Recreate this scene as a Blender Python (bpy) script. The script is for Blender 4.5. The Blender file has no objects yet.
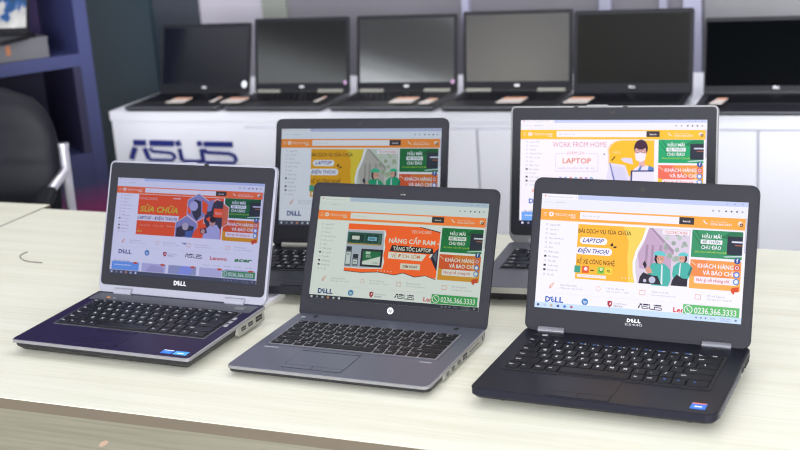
import bpy, bmesh, math, random
from mathutils import Vector, Matrix
random.seed(7)
C = bpy.context.scene.collection
PI = math.pi

# ------------------------------------------------------------------ materials
def lin(c):
    return tuple(((v / 12.92) if v <= 0.04045 else ((v + 0.055) / 1.055) ** 2.4) for v in c)
def rgb(r, g, b):
    return lin((r / 255, g / 255, b / 255))
MC = {}
def mat(name, col, rough=0.5, metal=0.0, coat=0.0, spec=0.5, noise=0.0, nscale=40.0, stretch=(1, 1, 1), bump=0.0, emit=0.0, ior=1.5):
    if name in MC: return MC[name]
    m = bpy.data.materials.new(name); m.use_nodes = True
    nt = m.node_tree; b = nt.nodes['Principled BSDF']
    c = rgb(*col)
    b.inputs['Base Color'].default_value = (*c, 1)
    b.inputs['Roughness'].default_value = rough
    b.inputs['Metallic'].default_value = metal
    b.inputs['Coat Weight'].default_value = coat; b.inputs['IOR'].default_value = ior
    b.inputs['Specular IOR Level'].default_value = spec
    if emit:
        b.inputs['Emission Color'].default_value = (*c, 1)
        b.inputs['Emission Strength'].default_value = emit
    if noise or bump:
        tc = nt.nodes.new('ShaderNodeTexCoord'); mp = nt.nodes.new('ShaderNodeMapping')
        mp.inputs['Scale'].default_value = stretch
        nz = nt.nodes.new('ShaderNodeTexNoise'); nz.inputs['Scale'].default_value = nscale; nz.inputs['Detail'].default_value = 5
        nt.links.new(tc.outputs['Object'], mp.inputs['Vector']); nt.links.new(mp.outputs['Vector'], nz.inputs['Vector'])
        if noise:
            mx = nt.nodes.new('ShaderNodeMix'); mx.data_type = 'RGBA'
            mx.inputs[6].default_value = (*[v * (1 - noise) for v in c], 1)
            mx.inputs[7].default_value = (*[min(1, v * (1 + noise)) for v in c], 1)
            nt.links.new(nz.outputs['Fac'], mx.inputs[0]); nt.links.new(mx.outputs[2], b.inputs['Base Color'])
        if bump:
            bp = nt.nodes.new('ShaderNodeBump'); bp.inputs['Strength'].default_value = bump; bp.inputs['Distance'].default_value = 0.002
            nt.links.new(nz.outputs['Fac'], bp.inputs['Height']); nt.links.new(bp.outputs['Normal'], b.inputs['Normal'])
    MC[name] = m
    return m

def wood(name, a, b_, fine, rough=0.38, sx=0.6, sy=14.0):
    m = bpy.data.materials.new(name); m.use_nodes = True
    nt = m.node_tree; b = nt.nodes['Principled BSDF']
    tc = nt.nodes.new('ShaderNodeTexCoord')
    def layer(scale, sc, det, dist=0.0):
        mp = nt.nodes.new('ShaderNodeMapping'); mp.inputs['Scale'].default_value = scale
        nz = nt.nodes.new('ShaderNodeTexNoise'); nz.inputs['Scale'].default_value = sc
        nz.inputs['Detail'].default_value = det; nz.inputs['Distortion'].default_value = dist
        nt.links.new(tc.outputs['Object'], mp.inputs['Vector']); nt.links.new(mp.outputs['Vector'], nz.inputs['Vector'])
        return nz
    n1 = layer((sx, sy, sy), 2.2, 4, 0.3); n2 = layer((sx * 2, sy * 6, sy * 6), 4.0, 6, 0.1)
    r1 = nt.nodes.new('ShaderNodeValToRGB')
    r1.color_ramp.elements[0].position = 0.36; r1.color_ramp.elements[0].color = (*rgb(*b_), 1)
    r1.color_ramp.elements[1].position = 0.6; r1.color_ramp.elements[1].color = (*rgb(*a), 1)
    nt.links.new(n1.outputs['Fac'], r1.inputs[0])
    r2 = nt.nodes.new('ShaderNodeValToRGB')
    r2.color_ramp.elements[0].position = 0.35; r2.color_ramp.elements[0].color = (*rgb(*fine), 1)
    r2.color_ramp.elements[1].position = 0.58; r2.color_ramp.elements[1].color = (1, 1, 1, 1)
    nt.links.new(n2.outputs['Fac'], r2.inputs[0])
    mx = nt.nodes.new('ShaderNodeMix'); mx.data_type = 'RGBA'; mx.blend_type = 'MULTIPLY'; mx.inputs[0].default_value = 1
    nt.links.new(r1.outputs[0], mx.inputs[6]); nt.links.new(r2.outputs[0], mx.inputs[7])
    nt.links.new(mx.outputs[2], b.inputs['Base Color'])
    b.inputs['Roughness'].default_value = rough
    return m

def emis(col, k=1.0):
    key = 'lit_%d_%d_%d_%d' % (*[int(v) for v in col], int(k * 100))
    if key in MC: return MC[key]
    m = bpy.data.materials.new(key); m.use_nodes = True
    b = m.node_tree.nodes['Principled BSDF']
    b.inputs['Base Color'].default_value = (*[v * .05 + .002 for v in rgb(*col)], 1)
    b.inputs['Roughness'].default_value = 0.35
    b.inputs['Specular IOR Level'].default_value = 0.1
    b.inputs['Emission Color'].default_value = (*rgb(*col), 1)
    b.inputs['Emission Strength'].default_value = k
    MC[key] = m
    return m

# ------------------------------------------------------------------ mesh helper
class MB:
    def __init__(s): s.v = []; s.f = []; s.mi = []; s.mats = []; s.sm = []
    def m(s, material):
        if material not in s.mats: s.mats.append(material)
        return s.mats.index(material)
    def add(s, verts, faces, material, smooth=False):
        o = len(s.v); k = s.m(material)
        s.v += [tuple(p) for p in verts]
        for f in faces:
            s.f.append([i + o for i in f]); s.mi.append(k); s.sm.append(smooth)
        return s
    def box(s, x0, x1, y0, y1, z0, z1, material):
        v = [(x, y, z) for z in (z0, z1) for y in (y0, y1) for x in (x0, x1)]
        return s.add(v, [(0, 2, 3, 1), (4, 5, 7, 6), (0, 1, 5, 4), (2, 6, 7, 3), (0, 4, 6, 2), (1, 3, 7, 5)], material)
    def loft(s, rings, material, cap0=True, cap1=True, smooth=False):
        n = len(rings[0]); v = [p for r in rings for p in r]; f = []
        for k in range(len(rings) - 1):
            for i in range(n):
                j = (i + 1) % n
                f.append((k * n + i, k * n + j, (k + 1) * n + j, (k + 1) * n + i))
        s.add(v, f, material, smooth)
        if cap0: s.add(rings[0], [tuple(reversed(range(n)))], material)
        if cap1: s.add(rings[-1], [tuple(range(n))], material)
        return s
    def tube(s, pts, r, material, n=12, caps=True):
        pts = [Vector(p) for p in pts]; rings = []
        up = Vector((0, 0, 1))
        for i, p in enumerate(pts):
            d = (pts[min(i + 1, len(pts) - 1)] - pts[max(i - 1, 0)]).normalized()
            a = d.cross(up if abs(d.dot(up)) < 0.9 else Vector((1, 0, 0))).normalized(); b = a.cross(d).normalized()
            rr = r[i] if isinstance(r, (list, tuple)) else r
            rings.append([tuple(p + a * math.cos(2 * PI * k / n) * rr + b * math.sin(2 * PI * k / n) * rr) for k in range(n)])
        return s.loft(rings, material, caps, caps, True)
    def xf(s, fn): s.v = [fn(*p) for p in s.v]; return s
    def build(s, name, parent=None, loc=None, rot=None):
        me = bpy.data.meshes.new(name); me.from_pydata(s.v, [], s.f)
        for m_ in s.mats: me.materials.append(m_)
        me.polygons.foreach_set('material_index', s.mi); me.polygons.foreach_set('use_smooth', s.sm)
        me.update()
        bm = bmesh.new(); bm.from_mesh(me); bmesh.ops.recalc_face_normals(bm, faces=bm.faces) if not getattr(s, 'flat', False) else None
        bm.to_mesh(me); bm.free()
        o = bpy.data.objects.new(name, me); C.objects.link(o)
        if parent: o.parent = parent
        if loc: o.location = loc
        if rot: o.rotation_euler = rot
        return o

def rrect(x0, x1, y0, y1, r, z=0.0, seg=5, plane='xy'):
    """rounded rectangle ring; r = single radius or (bl, br, tr, tl)"""
    if not isinstance(r, (list, tuple)): r = (r,) * 4
    out = []
    for (cx, cy, a0, rr) in ((x0 + r[0], y0 + r[0], PI, r[0]), (x1 - r[1], y0 + r[1], 1.5 * PI, r[1]),
                             (x1 - r[2], y1 - r[2], 0, r[2]), (x0 + r[3], y1 - r[3], 0.5 * PI, r[3])):
        for k in range(seg + 1):
            a = a0 + 0.5 * PI * k / seg
            p = (cx + rr * math.cos(a), cy + rr * math.sin(a))
            out.append((p[0], p[1], z) if plane == 'xy' else (p[0], z, p[1]))
    return out

def empty(name, loc, rz=0, label=None, cat=None, group=None):
    o = bpy.data.objects.new(name, None); C.objects.link(o)
    o.empty_display_size = 0.05
    o.location = loc; o.rotation_euler = (0, 0, rz)
    if label: tag(o, label, cat, group)
    return o
def tag(o, label, cat, group=None):
    o['label'] = label; o['category'] = cat
    if group: o['group'] = group
    return o
def struct(o):
    o['kind'] = 'structure'; return o

# ------------------------------------------------------------------ lettering
TC = {}
def glyphs(txt, bold=0.0, shear=0.0, res=2):
    bold = max(-.008, min(.034, bold * .7))
    key = (txt, bold, shear, res)
    if key in TC: return TC[key]
    cu = bpy.data.curves.new('lettering', 'FONT'); cu.body = txt; cu.size = 1; cu.offset = bold; cu.shear = shear
    cu.resolution_u = res; cu.fill_mode = 'BOTH'
    ob = bpy.data.objects.new('lettering', cu)
    me = bpy.data.meshes.new_from_object(ob)
    vs = [(v.co.x, v.co.y) for v in me.vertices]; fs = [tuple(p.vertices) for p in me.polygons]
    bpy.data.objects.remove(ob); bpy.data.meshes.remove(me); bpy.data.curves.remove(cu)
    if vs:
        x0 = min(p[0] for p in vs); x1 = max(p[0] for p in vs)
    else: x0, x1 = 0, 1
    TC[key] = (vs, fs, x0, x1)
    return TC[key]
CAP = 0.73   # cap height of the built-in font at size 1
ASUS_STROKES = [([(82, 119), (141, 119)], 25), ([(161, 120), (278, 121)], 25), ([(294, 108), (304, 133)], 19), ([(401, 108), (402, 133)], 18),
    ([(422, 122), (556, 123)], 22), ([(86, 145), (62, 206)], 20), ([(132, 147), (147, 206)], 16),
    ([(158, 147), (172, 164), (255, 170), (272, 180), (275, 196), (262, 209), (150, 208)], 12),
    ([(302, 148), (308, 204), (320, 212), (405, 213)], 14), ([(407, 148), (410, 219)], 14),
    ([(418, 150), (432, 165), (535, 170), (558, 180), (566, 200), (556, 218), (420, 218)], 13)]
def stroke2d(pts, w):
    vs, fs = [], []
    n = len(pts)
    for i, p in enumerate(pts):
        a = pts[max(i - 1, 0)]; b = pts[min(i + 1, n - 1)]
        dx, dy = b[0] - a[0], b[1] - a[1]; L = math.hypot(dx, dy) or 1
        nx, ny = -dy / L * w / 2, dx / L * w / 2
        vs += [(p[0] + nx, p[1] + ny), (p[0] - nx, p[1] - ny)]
    for i in range(n - 1): fs.append((2 * i, 2 * i + 1, 2 * i + 3, 2 * i + 2))
    return vs, fs

class Art:
    """flat artwork laid on a surface: (a, b, layer) -> 3D point through fn"""
    def __init__(s, fn): s.fn = fn; s.groups = {}; s.g = 'web_page'; s.k = {}
    def put(s, vs, fs, material, layer):
        mb = s.groups.setdefault(s.g, MB()); mb.flat = True
        mb.add([s.fn(a, b, layer) for a, b in vs], fs, material)
    def poly(s, pts, material, layer): s.put(pts, [tuple(range(len(pts)))], material, layer)
    def rect(s, a0, b0, a1, b1, material, layer): s.poly([(a0, b0), (a1, b0), (a1, b1), (a0, b1)], material, layer)
    def ell(s, a, b, ra, rb, material, layer, n=18, a0=0, a1=2 * PI):
        s.poly([(a + ra * math.cos(a0 + (a1 - a0) * i / (n - (a1 - a0 < 6.2))), b + rb * math.sin(a0 + (a1 - a0) * i / (n - (a1 - a0 < 6.2)))) for i in range(n)], material, layer)
    def pill(s, a0, b0, a1, b1, material, layer, asp=1.0, r=None):
        rb = abs(b1 - b0) / 2 if r is None else r; ra = rb * asp
        pts = []
        for (ca, cb, t0) in ((a1 - ra, b0 + rb, -0.5 * PI), (a1 - ra, b1 - rb, 0), (a0 + ra, b1 - rb, 0.5 * PI), (a0 + ra, b0 + rb, PI)):
            for k in range(5):
                t = t0 + 0.5 * PI * k / 4; pts.append((ca + ra * math.cos(t), cb + rb * math.sin(t)))
        s.poly(pts, material, layer)
    def text(s, txt, a, b, h, material, layer, w=None, bold=0.02, shear=0.0, align='L', asp=1.0, flip=-1, res=2):
        """cap height h in b units, baseline at b; w = total width in a units"""
        vs, fs, x0, x1 = glyphs(txt, bold, shear, res)
        sy = h / CAP
        sx = (w / (x1 - x0)) if w else sy * asp
        W = (x1 - x0) * sx
        o = a - (0 if align == 'L' else W / 2 if align == 'C' else W)
        s.put([(o + (p[0] - x0) * sx, b + flip * p[1] * sy) for p in vs], fs, material, layer)
    def asus(s, a0, b0, a1, b1, material, layer):
        for pts, w in ASUS_STROKES:
            w = w * 1.35
            kx = (a1 - a0) / 520.0; ky = (b1 - b0) / 118.0
            vs, fs = stroke2d(pts, w)
            s.put([(a0 + (p[0] - 50) * kx, b0 + (p[1] - 106) * ky) for p in vs], fs, material, layer)
    def build(s, parent):
        for n, mb in s.groups.items(): mb.build(n, parent)

# ------------------------------------------------------------------ shared materials
M = dict(
    silver=mat('brushed_silver', (132, 132, 137), 0.35, 0.4, nscale=300, noise=0.04),
    silver_paint=mat('light_silver_plastic', (146, 146, 160), 0.35, 0.15),
    grey_metal=mat('cool_grey_metal', (92, 95, 110), 0.34, 0.35, noise=0.05, nscale=500),
    grey_edge=mat('satin_grey_edge', (126, 126, 128), 0.35, 0.3),
    silver_side=mat('warm_silver_side', (146, 145, 137), 0.4, 0.3),
    graphite=mat('graphite_metal', (92, 94, 102), 0.38, 0.35, noise=0.05, nscale=500),
    navy_deck=mat('dark_navy_rubber', (34, 28, 58), 0.3, 0.0, spec=.12, noise=0.05, nscale=400),
    black_deck=mat('black_soft_plastic', (25, 26, 36), 0.36, 0.0, spec=.18, noise=0.06, nscale=500),
    bezel=mat('charcoal_bezel', (32, 32, 40), 0.6, 0, spec=.25, noise=0.04, nscale=600),
    bezel_dark=mat('black_bezel', (28, 29, 37), 0.5, 0, spec=.25),
    black=mat('black_plastic', (24, 24, 28), 0.45),
    deep=mat('socket_black', (8, 8, 9), 0.6),
    key=mat('key_black', (18, 19, 26), 0.4, spec=.15),
    key_gloss=mat('key_dark_grey', (22, 24, 31), 0.32, spec=.2),
    key_pit=mat('key_well', (9, 9, 12), 0.6),
    legend=mat('key_legend_white', (225, 228, 232), 0.5),
    legend_dim=mat('key_legend_grey', (150, 152, 158), 0.5),
    legend_blue=mat('key_legend_blue', (70, 130, 215), 0.5),
    chrome=mat('chrome_hinge', (200, 200, 205), 0.2, 0.9),
    hinge_dark=mat('dark_metal_hinge', (135, 136, 145), 0.22, 0.8),
    logo=mat('logo_silver', (225, 225, 230), 0.3, 0.4),
    rubber=mat('rubber', (20, 20, 20), 0.8),
    blue_sticker=mat('sticker_blue', (35, 110, 215), 0.35),
    sky_sticker=mat('sticker_sky_blue', (70, 165, 235), 0.35),
    orange_sticker=mat('sticker_orange', (225, 110, 60), 0.35),
    white_sticker=mat('sticker_white', (235, 238, 245), 0.35),
    amber=mat('amber_mark', (230, 150, 60), 0.4),
)

# ------------------------------------------------------------------ web pages on the lit screens
def page(W, H, cfg, parent):
    """cfg: h0,h1 header band, b0,s body offset/scale, white level, colours"""
    asp = H / W
    wt = cfg['white']
    k = cfg.get('k', 0.92)
    def col(r, g, b):
        return emis((r * wt[0] / 255, g * wt[1] / 255, b * wt[2] / 255), k)
    hdr = emis(cfg['orange'], k); ban = emis(cfg['banner'], k)
    A_ = Art(lambda a, b, l: ((a - 0.5) * W, -0.0006 - 0.00012 * l, (1 - b) * H))
    h0, h1, b0, sc = cfg['h0'], cfg['h1'], cfg['b0'], cfg['s']
    Vf = lambda w: b0 + sc * (w - 0.25)
    vmax = cfg.get('vmax', 0.945)
    WHT = col(255, 255, 255)
    grey = col(176, 176, 186); dgrey = col(96, 96, 108)
    A_.rect(0, 0, 1, 1, WHT, 0)
    # browser bar
    A_.g = 'browser_bar'
    A_.rect(0.185, 0, 1, 0.04 * h0 / 0.135, col(205, 218, 245) if cfg['name'] != 'D' else col(200, 205, 235), 1)
    A_.rect(0, h0 * 0.33, 1, h0 - 0.004, col(246, 249, 252), 1)
    A_.ell(0.018, h0 * 0.14, 0.004, 0.004 / asp, col(230, 110, 100), 2)
    A_.text('Techcare Trung tâm sửa chữa', 0.03, h0 * 0.23, 0.013, grey, 2, w=0.13, bold=0)
    A_.text('x', 0.173, h0 * 0.22, 0.012, dgrey, 2, asp=asp, bold=0)
    A_.text('+', 0.196, h0 * 0.24, 0.016, dgrey, 2, asp=asp, bold=0)
    yb = h0 * 0.52
    A_.text('techcare.vn', 0.075, yb + 0.008, 0.013, grey, 2, w=0.05, bold=0)
    for u in (0.018, 0.034, 0.05): A_.text('<' if u < .02 else '>' if u < .04 else 'o', u, yb + 0.009, 0.014, grey, 2, asp=asp, bold=0)
    for i, u in enumerate((0.84, 0.868, 0.9, 0.925, 0.95)):
        A_.ell(u, h0 * 0.6, 0.0045, 0.0045 / asp, grey if i < 2 else dgrey, 2, 10)
    for u in (0.9, 0.935, 0.97): A_.rect(u, h0 * 0.13, u + 0.008, h0 * 0.16, dgrey, 2)
    A_.ell(0.975, h0 * 0.6, 0.006, 0.006 / asp, col(205, 205, 215), 2, 12)
    # header
    A_.g = 'page_header'
    hh = h1 - h0
    A_.rect(0, h0, 0.992, h1, hdr, 1)
    mid = (h0 + h1) / 2 - hh * 0.04
    cream = col(255, 236, 214)
    for i in range(3): A_.rect(0.014, mid - hh * 0.14 + i * hh * 0.13, 0.03, mid - hh * 0.10 + i * hh * 0.13, cream, 2)
    A_.ell(0.054, mid, 0.0125, hh * 0.22, col(255, 250, 244), 2)
    A_.poly([(0.048, mid - hh * .02), (0.056, mid - hh * .12), (0.06, mid + hh * .02), (0.052, mid + hh * .1)], hdr, 3)
    A_.text('TECHCARE', 0.072, mid + hh * 0.14, hh * 0.25, col(255, 248, 240), 2, w=0.105, bold=0.0)
    A_.rect(0.155, mid + hh * 0.2, 0.178, mid + hh * 0.29, cream, 2)
    A_.rect(0.2, h0 + hh * 0.14, 0.69, h1 - hh * 0.22, col(255, 252, 250), 2)
    A_.text('Bạn cần tìm gì?', 0.215, mid + hh * 0.08, hh * 0.15, col(205, 200, 200), 3, w=0.085, bold=0)
    A_.rect(0.685, h0 + hh * 0.14, 0.755, h1 - hh * 0.24, col(62, 56, 62), 3)
    A_.text('Search', 0.72, mid + hh * 0.1, hh * 0.17, col(245, 240, 235), 4, w=0.036, align='C', bold=0.03)
    A_.poly([(0.796, mid - hh * .16), (0.803, mid - hh * .18), (0.806, mid - hh * .05), (0.815, mid + hh * .1), (0.82, mid + hh * .12), (0.817, mid + hh * .22), (0.803, mid + hh * .08)], cream, 2)
    A_.text('Gọi mua hàng', 0.832, mid - hh * 0.02, hh * 0.15, cream, 2, w=0.075, bold=0.0)
    A_.text('0236.366.3333', 0.832, mid + hh * 0.24, hh * 0.18, col(255, 250, 244), 2, w=0.097, bold=0.02)
    A_.ell(0.968, mid, 0.011, hh * 0.2, cream, 2); A_.ell(0.974, mid + hh * 0.12, 0.008, hh * 0.15, col(110, 70, 50), 3)
    A_.ell(0.974, mid + hh * 0.12, 0.003, hh * 0.06, cream, 4)
    A_.rect(0, h1, 0.992, h1 + hh * 0.05, col(255, 214, 170), 1)
    A_.rect(0.993, h0 * 0.95, 1, Vf(0.42), col(212, 212, 226), 2)
    # side menu
    A_.g = 'side_menu'
    items = ['Laptop Mới', 'Laptop Cũ', 'Macbook', 'Màn hình Phone', 'Bộ vi xử lý', 'iPad', 'Điện thoại', 'Mac Laptop', 'Phụ kiện', 'Tuyển dụng', 'Khuyến mãi', 'Tin tức']
    for i, it in enumerate(items):
        w_ = 0.272 + i * 0.0395
        v = Vf(w_)
        dark = i in (7, 9, 10)
        A_.rect(0.031, v - 0.011 * sc, 0.031 + (0.012 if dark else 0.010), v + 0.006 * sc, col(52, 52, 60) if dark else col(205, 203, 212), 1)
        if not dark: A_.rect(0.033, v - 0.008 * sc, 0.039, v + 0.003 * sc, WHT, 2)
        A_.text(it, 0.052, v + 0.007 * sc, 0.017 * sc, grey, 1, w=0.0052 * len(it), bold=0.0)
    # banner
    A_.g = 'page_banner'
    B0, B1, L0, L1 = 0.252, 0.726, 0.195, 0.742
    R = lambda a0, w0, a1, w1, m_, l: A_.rect(a0, Vf(w0), a1, Vf(w1), m_, l)
    T = lambda t, a, w_, h, m_, l, **kw: A_.text(t, a, Vf(w_), h * sc, m_, l, **kw)
    P = lambda pts, m_, l: A_.poly([(a, Vf(w_)) for a, w_ in pts], m_, l)
    EL = lambda a, w_, ra, m_, l, rb=None, n=18, a0=0, a1=2 * PI: A_.ell(a, Vf(w_), ra, (rb if rb else ra / asp) * (sc if rb else 1), m_, l, n, a0, a1)
    PL = lambda a0, w0, a1, w1, m_, l, r=None: A_.pill(a0, Vf(w0), a1, Vf(w1), m_, l, asp, r)
    kind = cfg['kind']
    if kind == 'riders':
        R(L0, B0, L1, B1, ban, 1)
        y2 = col(*cfg['yellow'])
        P([(0.42, B0), (0.535, B0), (0.518, 0.36), (0.487, 0.47), (0.478, 0.55), (0.49, B1), (0.46, B1), (0.447, 0.5), (0.45, 0.38)], y2, 2)
        # photograph of two riders beside the text
        wave = [(0.545, B0), (0.528, 0.355), (0.5, 0.455), (0.488, 0.55), (0.492, 0.64), (0.503, B1)]
        P([(0.53, B0)] + [(a - 0.0, w_) for a, w_ in wave] + [(0.491, B1), (0.479, 0.64), (0.475, 0.55), (0.487, 0.45), (0.515, 0.35)], col(255, 255, 252), 3)
        P(wave + [(L1, B1), (L1, B0)], col(*cfg['photo']), 3)
        wall = col(*cfg['house']); wall2 = col(*[c_ * 0.86 for c_ in cfg['house']])
        P([(0.545, B0), (0.66, 0.46), (0.66, 0.6), (0.51, 0.6), (0.497, 0.48), (0.52, 0.4)], wall, 4)
        P([(0.548, B0), (0.562, B0), (0.67, 0.43), (0.668, 0.47)], wall2, 5)
        for a in (0.535, 0.562, 0.6): P([(a, 0.39), (a + 0.012, 0.4), (a + 0.01, 0.6), (a - 0.002, 0.6)], wall2, 5)
        rnd = random.Random(3)
        for i in range(26):
            a = 0.6 + rnd.random() * 0.13; w_ = 0.27 + rnd.random() * 0.26
            if w_ < 0.3 and a < 0.62: continue
            g_ = 150 + rnd.random() * 70
            EL(a, w_, 0.006 + rnd.random() * 0.009, col(g_ * 0.92, g_, g_ * 0.8 if cfg['name'] != 'C' else g_ * 0.92), 6, n=7)
        R(0.61, 0.258, 0.738, 0.3, col(255, 248, 246), 7)
        T('TECHCARE', 0.674, 0.291, 0.024, col(225, 120, 105), 8, w=0.108, align='C', bold=0.0)
        jk = col(*cfg['jacket']); jk2 = col(*[c_ * 0.72 for c_ in cfg['jacket']]); hel = col(*cfg['helmet'])
        skin = col(226, 168, 142); dk = col(50, 46, 58); hair = col(38, 34, 42)
        def rider(cx, cw, s_, flip=1, full=True):
            X = lambda d: cx + flip * d * s_
            Y = lambda d: cw + d * s_
            P([(X(-.045), Y(.21)), (X(-.058), Y(.12)), (X(-.03), Y(.075)), (X(0.0), Y(.06)), (X(.032), Y(.08)), (X(.055), Y(.12)), (X(.06), Y(.2)), (X(.05), Y(.26)), (X(-.03), Y(.26))], jk, 7)
            P([(X(-.058), Y(.12)), (X(-.045), Y(.115)), (X(-.03), Y(.2)), (X(-.045), Y(.21))], jk2, 8)
            P([(X(.012), Y(.075)), (X(.018), Y(.09)), (X(.022), Y(.25)), (X(.013), Y(.25))], col(240, 248, 246), 8)
            A_.ell(X(0.004), Vf(Y(.035)), 0.02 * s_, 0.036 * s_ / asp * sc * 0.62, skin, 9, 14)
            P([(X(-.02), Y(.0)), (X(-.024), Y(.045)), (X(-.012), Y(.075)), (X(-.006), Y(.075)), (X(-.013), Y(.035)), (X(-.009), Y(.01))], hair, 10)
            A_.ell(X(0.0), Vf(Y(.006)), 0.03 * s_, 0.05 * s_ * sc * 0.8, hel, 10, 14, PI, 2 * PI)
            R(X(-.008), Y(.03), X(-.003), Y(.036), hair, 10); R(X(.011), Y(.03), X(.016), Y(.036), hair, 10)
            P([(X(0.0), Y(.055)), (X(.013), Y(.053)), (X(.008), Y(.063))], col(250, 240, 240), 10)
        rider(0.603, 0.475, 1.0); rider(0.716, 0.468, 0.8, -1)
        P([(0.51, B1), (0.515, 0.67), (0.53, 0.63), (0.56, 0.65), (0.6, 0.655), (0.62, B1)], dk, 9)
        P([(0.665, B1), (0.67, 0.68), (0.69, 0.63), (0.72, 0.66), (L1, 0.66), (L1, B1)], dk, 9)
        P([(0.538, 0.6), (0.56, 0.575), (0.575, 0.63), (0.55, 0.64)], skin, 10)
        P([(0.525, 0.56), (0.535, 0.53), (0.545, 0.57), (0.538, 0.6)], dk, 10)
        EL(0.575, 0.69, 0.016, col(200, 205, 220), 10); EL(0.54, 0.7, 0.008, col(205, 210, 225), 10)
        # texts
        ink = col(62, 44, 40); blue = col(40, 44, 150)
        T('BÀI DỊCH VỤ SỬA CHỮA', 0.198, 0.326, 0.036, ink, 4, w=0.262, bold=0.012)
        PL(0.208, 0.362, 0.345, 0.422, col(255, 255, 255), 4); T('LAPTOP', 0.222, 0.406, 0.036, blue, 5, w=0.106, shear=0.35, bold=0.02)
        PL(0.19, 0.448, 0.372, 0.512, col(255, 255, 255), 4); T('ĐIỆN THOẠI', 0.2, 0.497, 0.036, blue, 5, w=0.158, shear=0.35, bold=0.02)
        P([(0.36, 0.42), (0.37, 0.395), (0.377, 0.42), (0.368, 0.43)], ink, 4); P([(0.375, 0.43), (0.392, 0.425), (0.392, 0.437), (0.38, 0.445)], ink, 4)
        T('XẾ XE CÔNG NGHỆ', 0.198, 0.592, 0.04, ink, 4, w=0.19, bold=0.012)
        cols = [(70, 170, 140), (240, 100, 60), (255, 200, 60), (150, 215, 80), (250, 225, 70)]
        for i, c_ in enumerate(cols):
            a = 0.186 + i * 0.0385 + (0.004 if i else 0)
            R(max(a, 0.19), 0.612, a + 0.034, 0.672, col(*c_), 4)
        EL(0.247, 0.635, 0.009, col(255, 240, 230), 5); R(0.27, 0.64, 0.288, 0.65, ink, 5); EL(0.324, 0.64, 0.011, col(90, 160, 60), 5)
        EL(0.324, 0.632, 0.008, col(225, 245, 190), 6); T('XL', 0.351, 0.652, 0.024, ink, 5, w=0.02, bold=0.03)
        PL(0.205, 0.684, 0.35, 0.71, col(255, 246, 238), 4, r=0.006)
        T('Nhập học ngay hôm nay tại', 0.222, 0.701, 0.01, col(225, 200, 180), 5, w=0.11, bold=0)
        for i in range(4): EL(0.43 + i * 0.016, 0.69, 0.0032, col(255, 240, 215), 4, n=8)
    elif kind == 'ram':
        R(L0, B0, L1, B1, ban, 1)
        P([(L0, 0.715), (0.3, 0.722), (0.4, 0.707), (0.5, 0.724), (0.55, 0.7), (0.62, 0.73), (0.68, 0.71), (L1, 0.74), (L1, 0.757), (0.6, 0.757), (0.5, 0.742), (0.35, 0.742), (L0, 0.735)], WHT, 4)
        P([(L0, 0.708), (0.3, 0.716), (0.4, 0.7), (0.5, 0.718), (0.55, 0.693), (0.62, 0.723), (0.68, 0.705), (L1, 0.733), (L1, 0.742), (0.68, 0.713), (0.62, 0.732), (0.55, 0.7), (0.5, 0.726), (0.4, 0.708), (0.3, 0.723), (L0, 0.716)], col(70, 55, 50), 3)
        P([(L1, B0), (L1, 0.29), (0.7, 0.275), (0.62, B0)], WHT, 2); P([(0.61, B0), (0.7, 0.283), (L1, 0.298), (L1, 0.288), (0.7, 0.274), (0.63, B0)], col(70, 60, 60), 3)
        pan = col(195, 200, 220)
        P([(0.193, 0.312), (0.42, 0.302), (0.428, 0.34), (0.421, 0.4), (0.43, 0.47), (0.422, 0.54), (0.432, 0.6), (0.425, 0.67), (0.3, 0.682), (L0, 0.68)], WHT, 2)
        P([(0.193, 0.318), (0.414, 0.309), (0.418, 0.4), (0.42, 0.5), (0.42, 0.6), (0.415, 0.662), (0.3, 0.673), (L0, 0.672)], pan, 3)
        # memory stick
        R(0.198, 0.335, 0.405, 0.445, col(36, 92, 78), 4); R(0.2, 0.44, 0.403, 0.452, col(196, 160, 90), 5)
        for a in (0.215, 0.262, 0.31, 0.355): R(a, 0.352, a + 0.035, 0.425, col(28, 62, 58), 5)
        R(0.225, 0.37, 0.27, 0.405, col(232, 232, 226), 6); R(0.32, 0.372, 0.375, 0.41, col(130, 190, 215), 6)
        T('8GB', 0.332, 0.4, 0.02, col(40, 80, 120), 7, w=0.03)
        for i in range(9): R(0.385 + (i % 2) * 0.008, 0.35 + i * 0.009, 0.39 + (i % 2) * 0.008, 0.355 + i * 0.009, col(150, 190, 180), 6)
        # solid state drive
        R(0.289, 0.49, 0.42, 0.66, col(44, 46, 56), 4); R(0.302, 0.51, 0.407, 0.64, col(38, 122, 78), 5)
        P([(0.302, 0.64), (0.302, 0.61), (0.407, 0.555), (0.407, 0.64)], col(236, 240, 234), 6)
        R(0.318, 0.515, 0.345, 0.54, col(200, 232, 205), 6); T('SSD', 0.32, 0.57, 0.02, col(225, 240, 225), 6, w=0.03)
        T('240 GB', 0.36, 0.625, 0.012, col(60, 90, 70), 7, w=0.035)
        # two flash drives
        for a, w0, hgt in ((0.198, 0.475, 0.19), (0.242, 0.545, 0.115)):
            R(a, w0, a + 0.032, w0 + 0.045, col(52, 56, 66), 4); R(a - 0.002, w0 + 0.04, a + 0.034, w0 + hgt, col(120, 128, 140), 4)
            R(a + 0.003, w0 + 0.055, a + 0.029, w0 + hgt - 0.02, col(226, 232, 236), 5); R(a + 0.008, w0 + 0.07, a + 0.022, w0 + 0.08, col(90, 100, 110), 6)
        whi = col(255, 250, 240); ink = col(40, 34, 34)
        T('TECHCARE', 0.575, 0.313, 0.028, whi, 3, w=0.115, bold=-0.005)
        T('NÂNG CẤP RAM -', 0.447, 0.416, 0.044, whi, 3, w=0.295, bold=0.035)
        P([(0.468, 0.437), (0.708, 0.447), (0.715, 0.5), (0.458, 0.497)], ink, 3)
        T('TĂNG TỐC LAPTOP', 0.477, 0.486, 0.036, whi, 4, w=0.222, bold=0.03)
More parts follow.
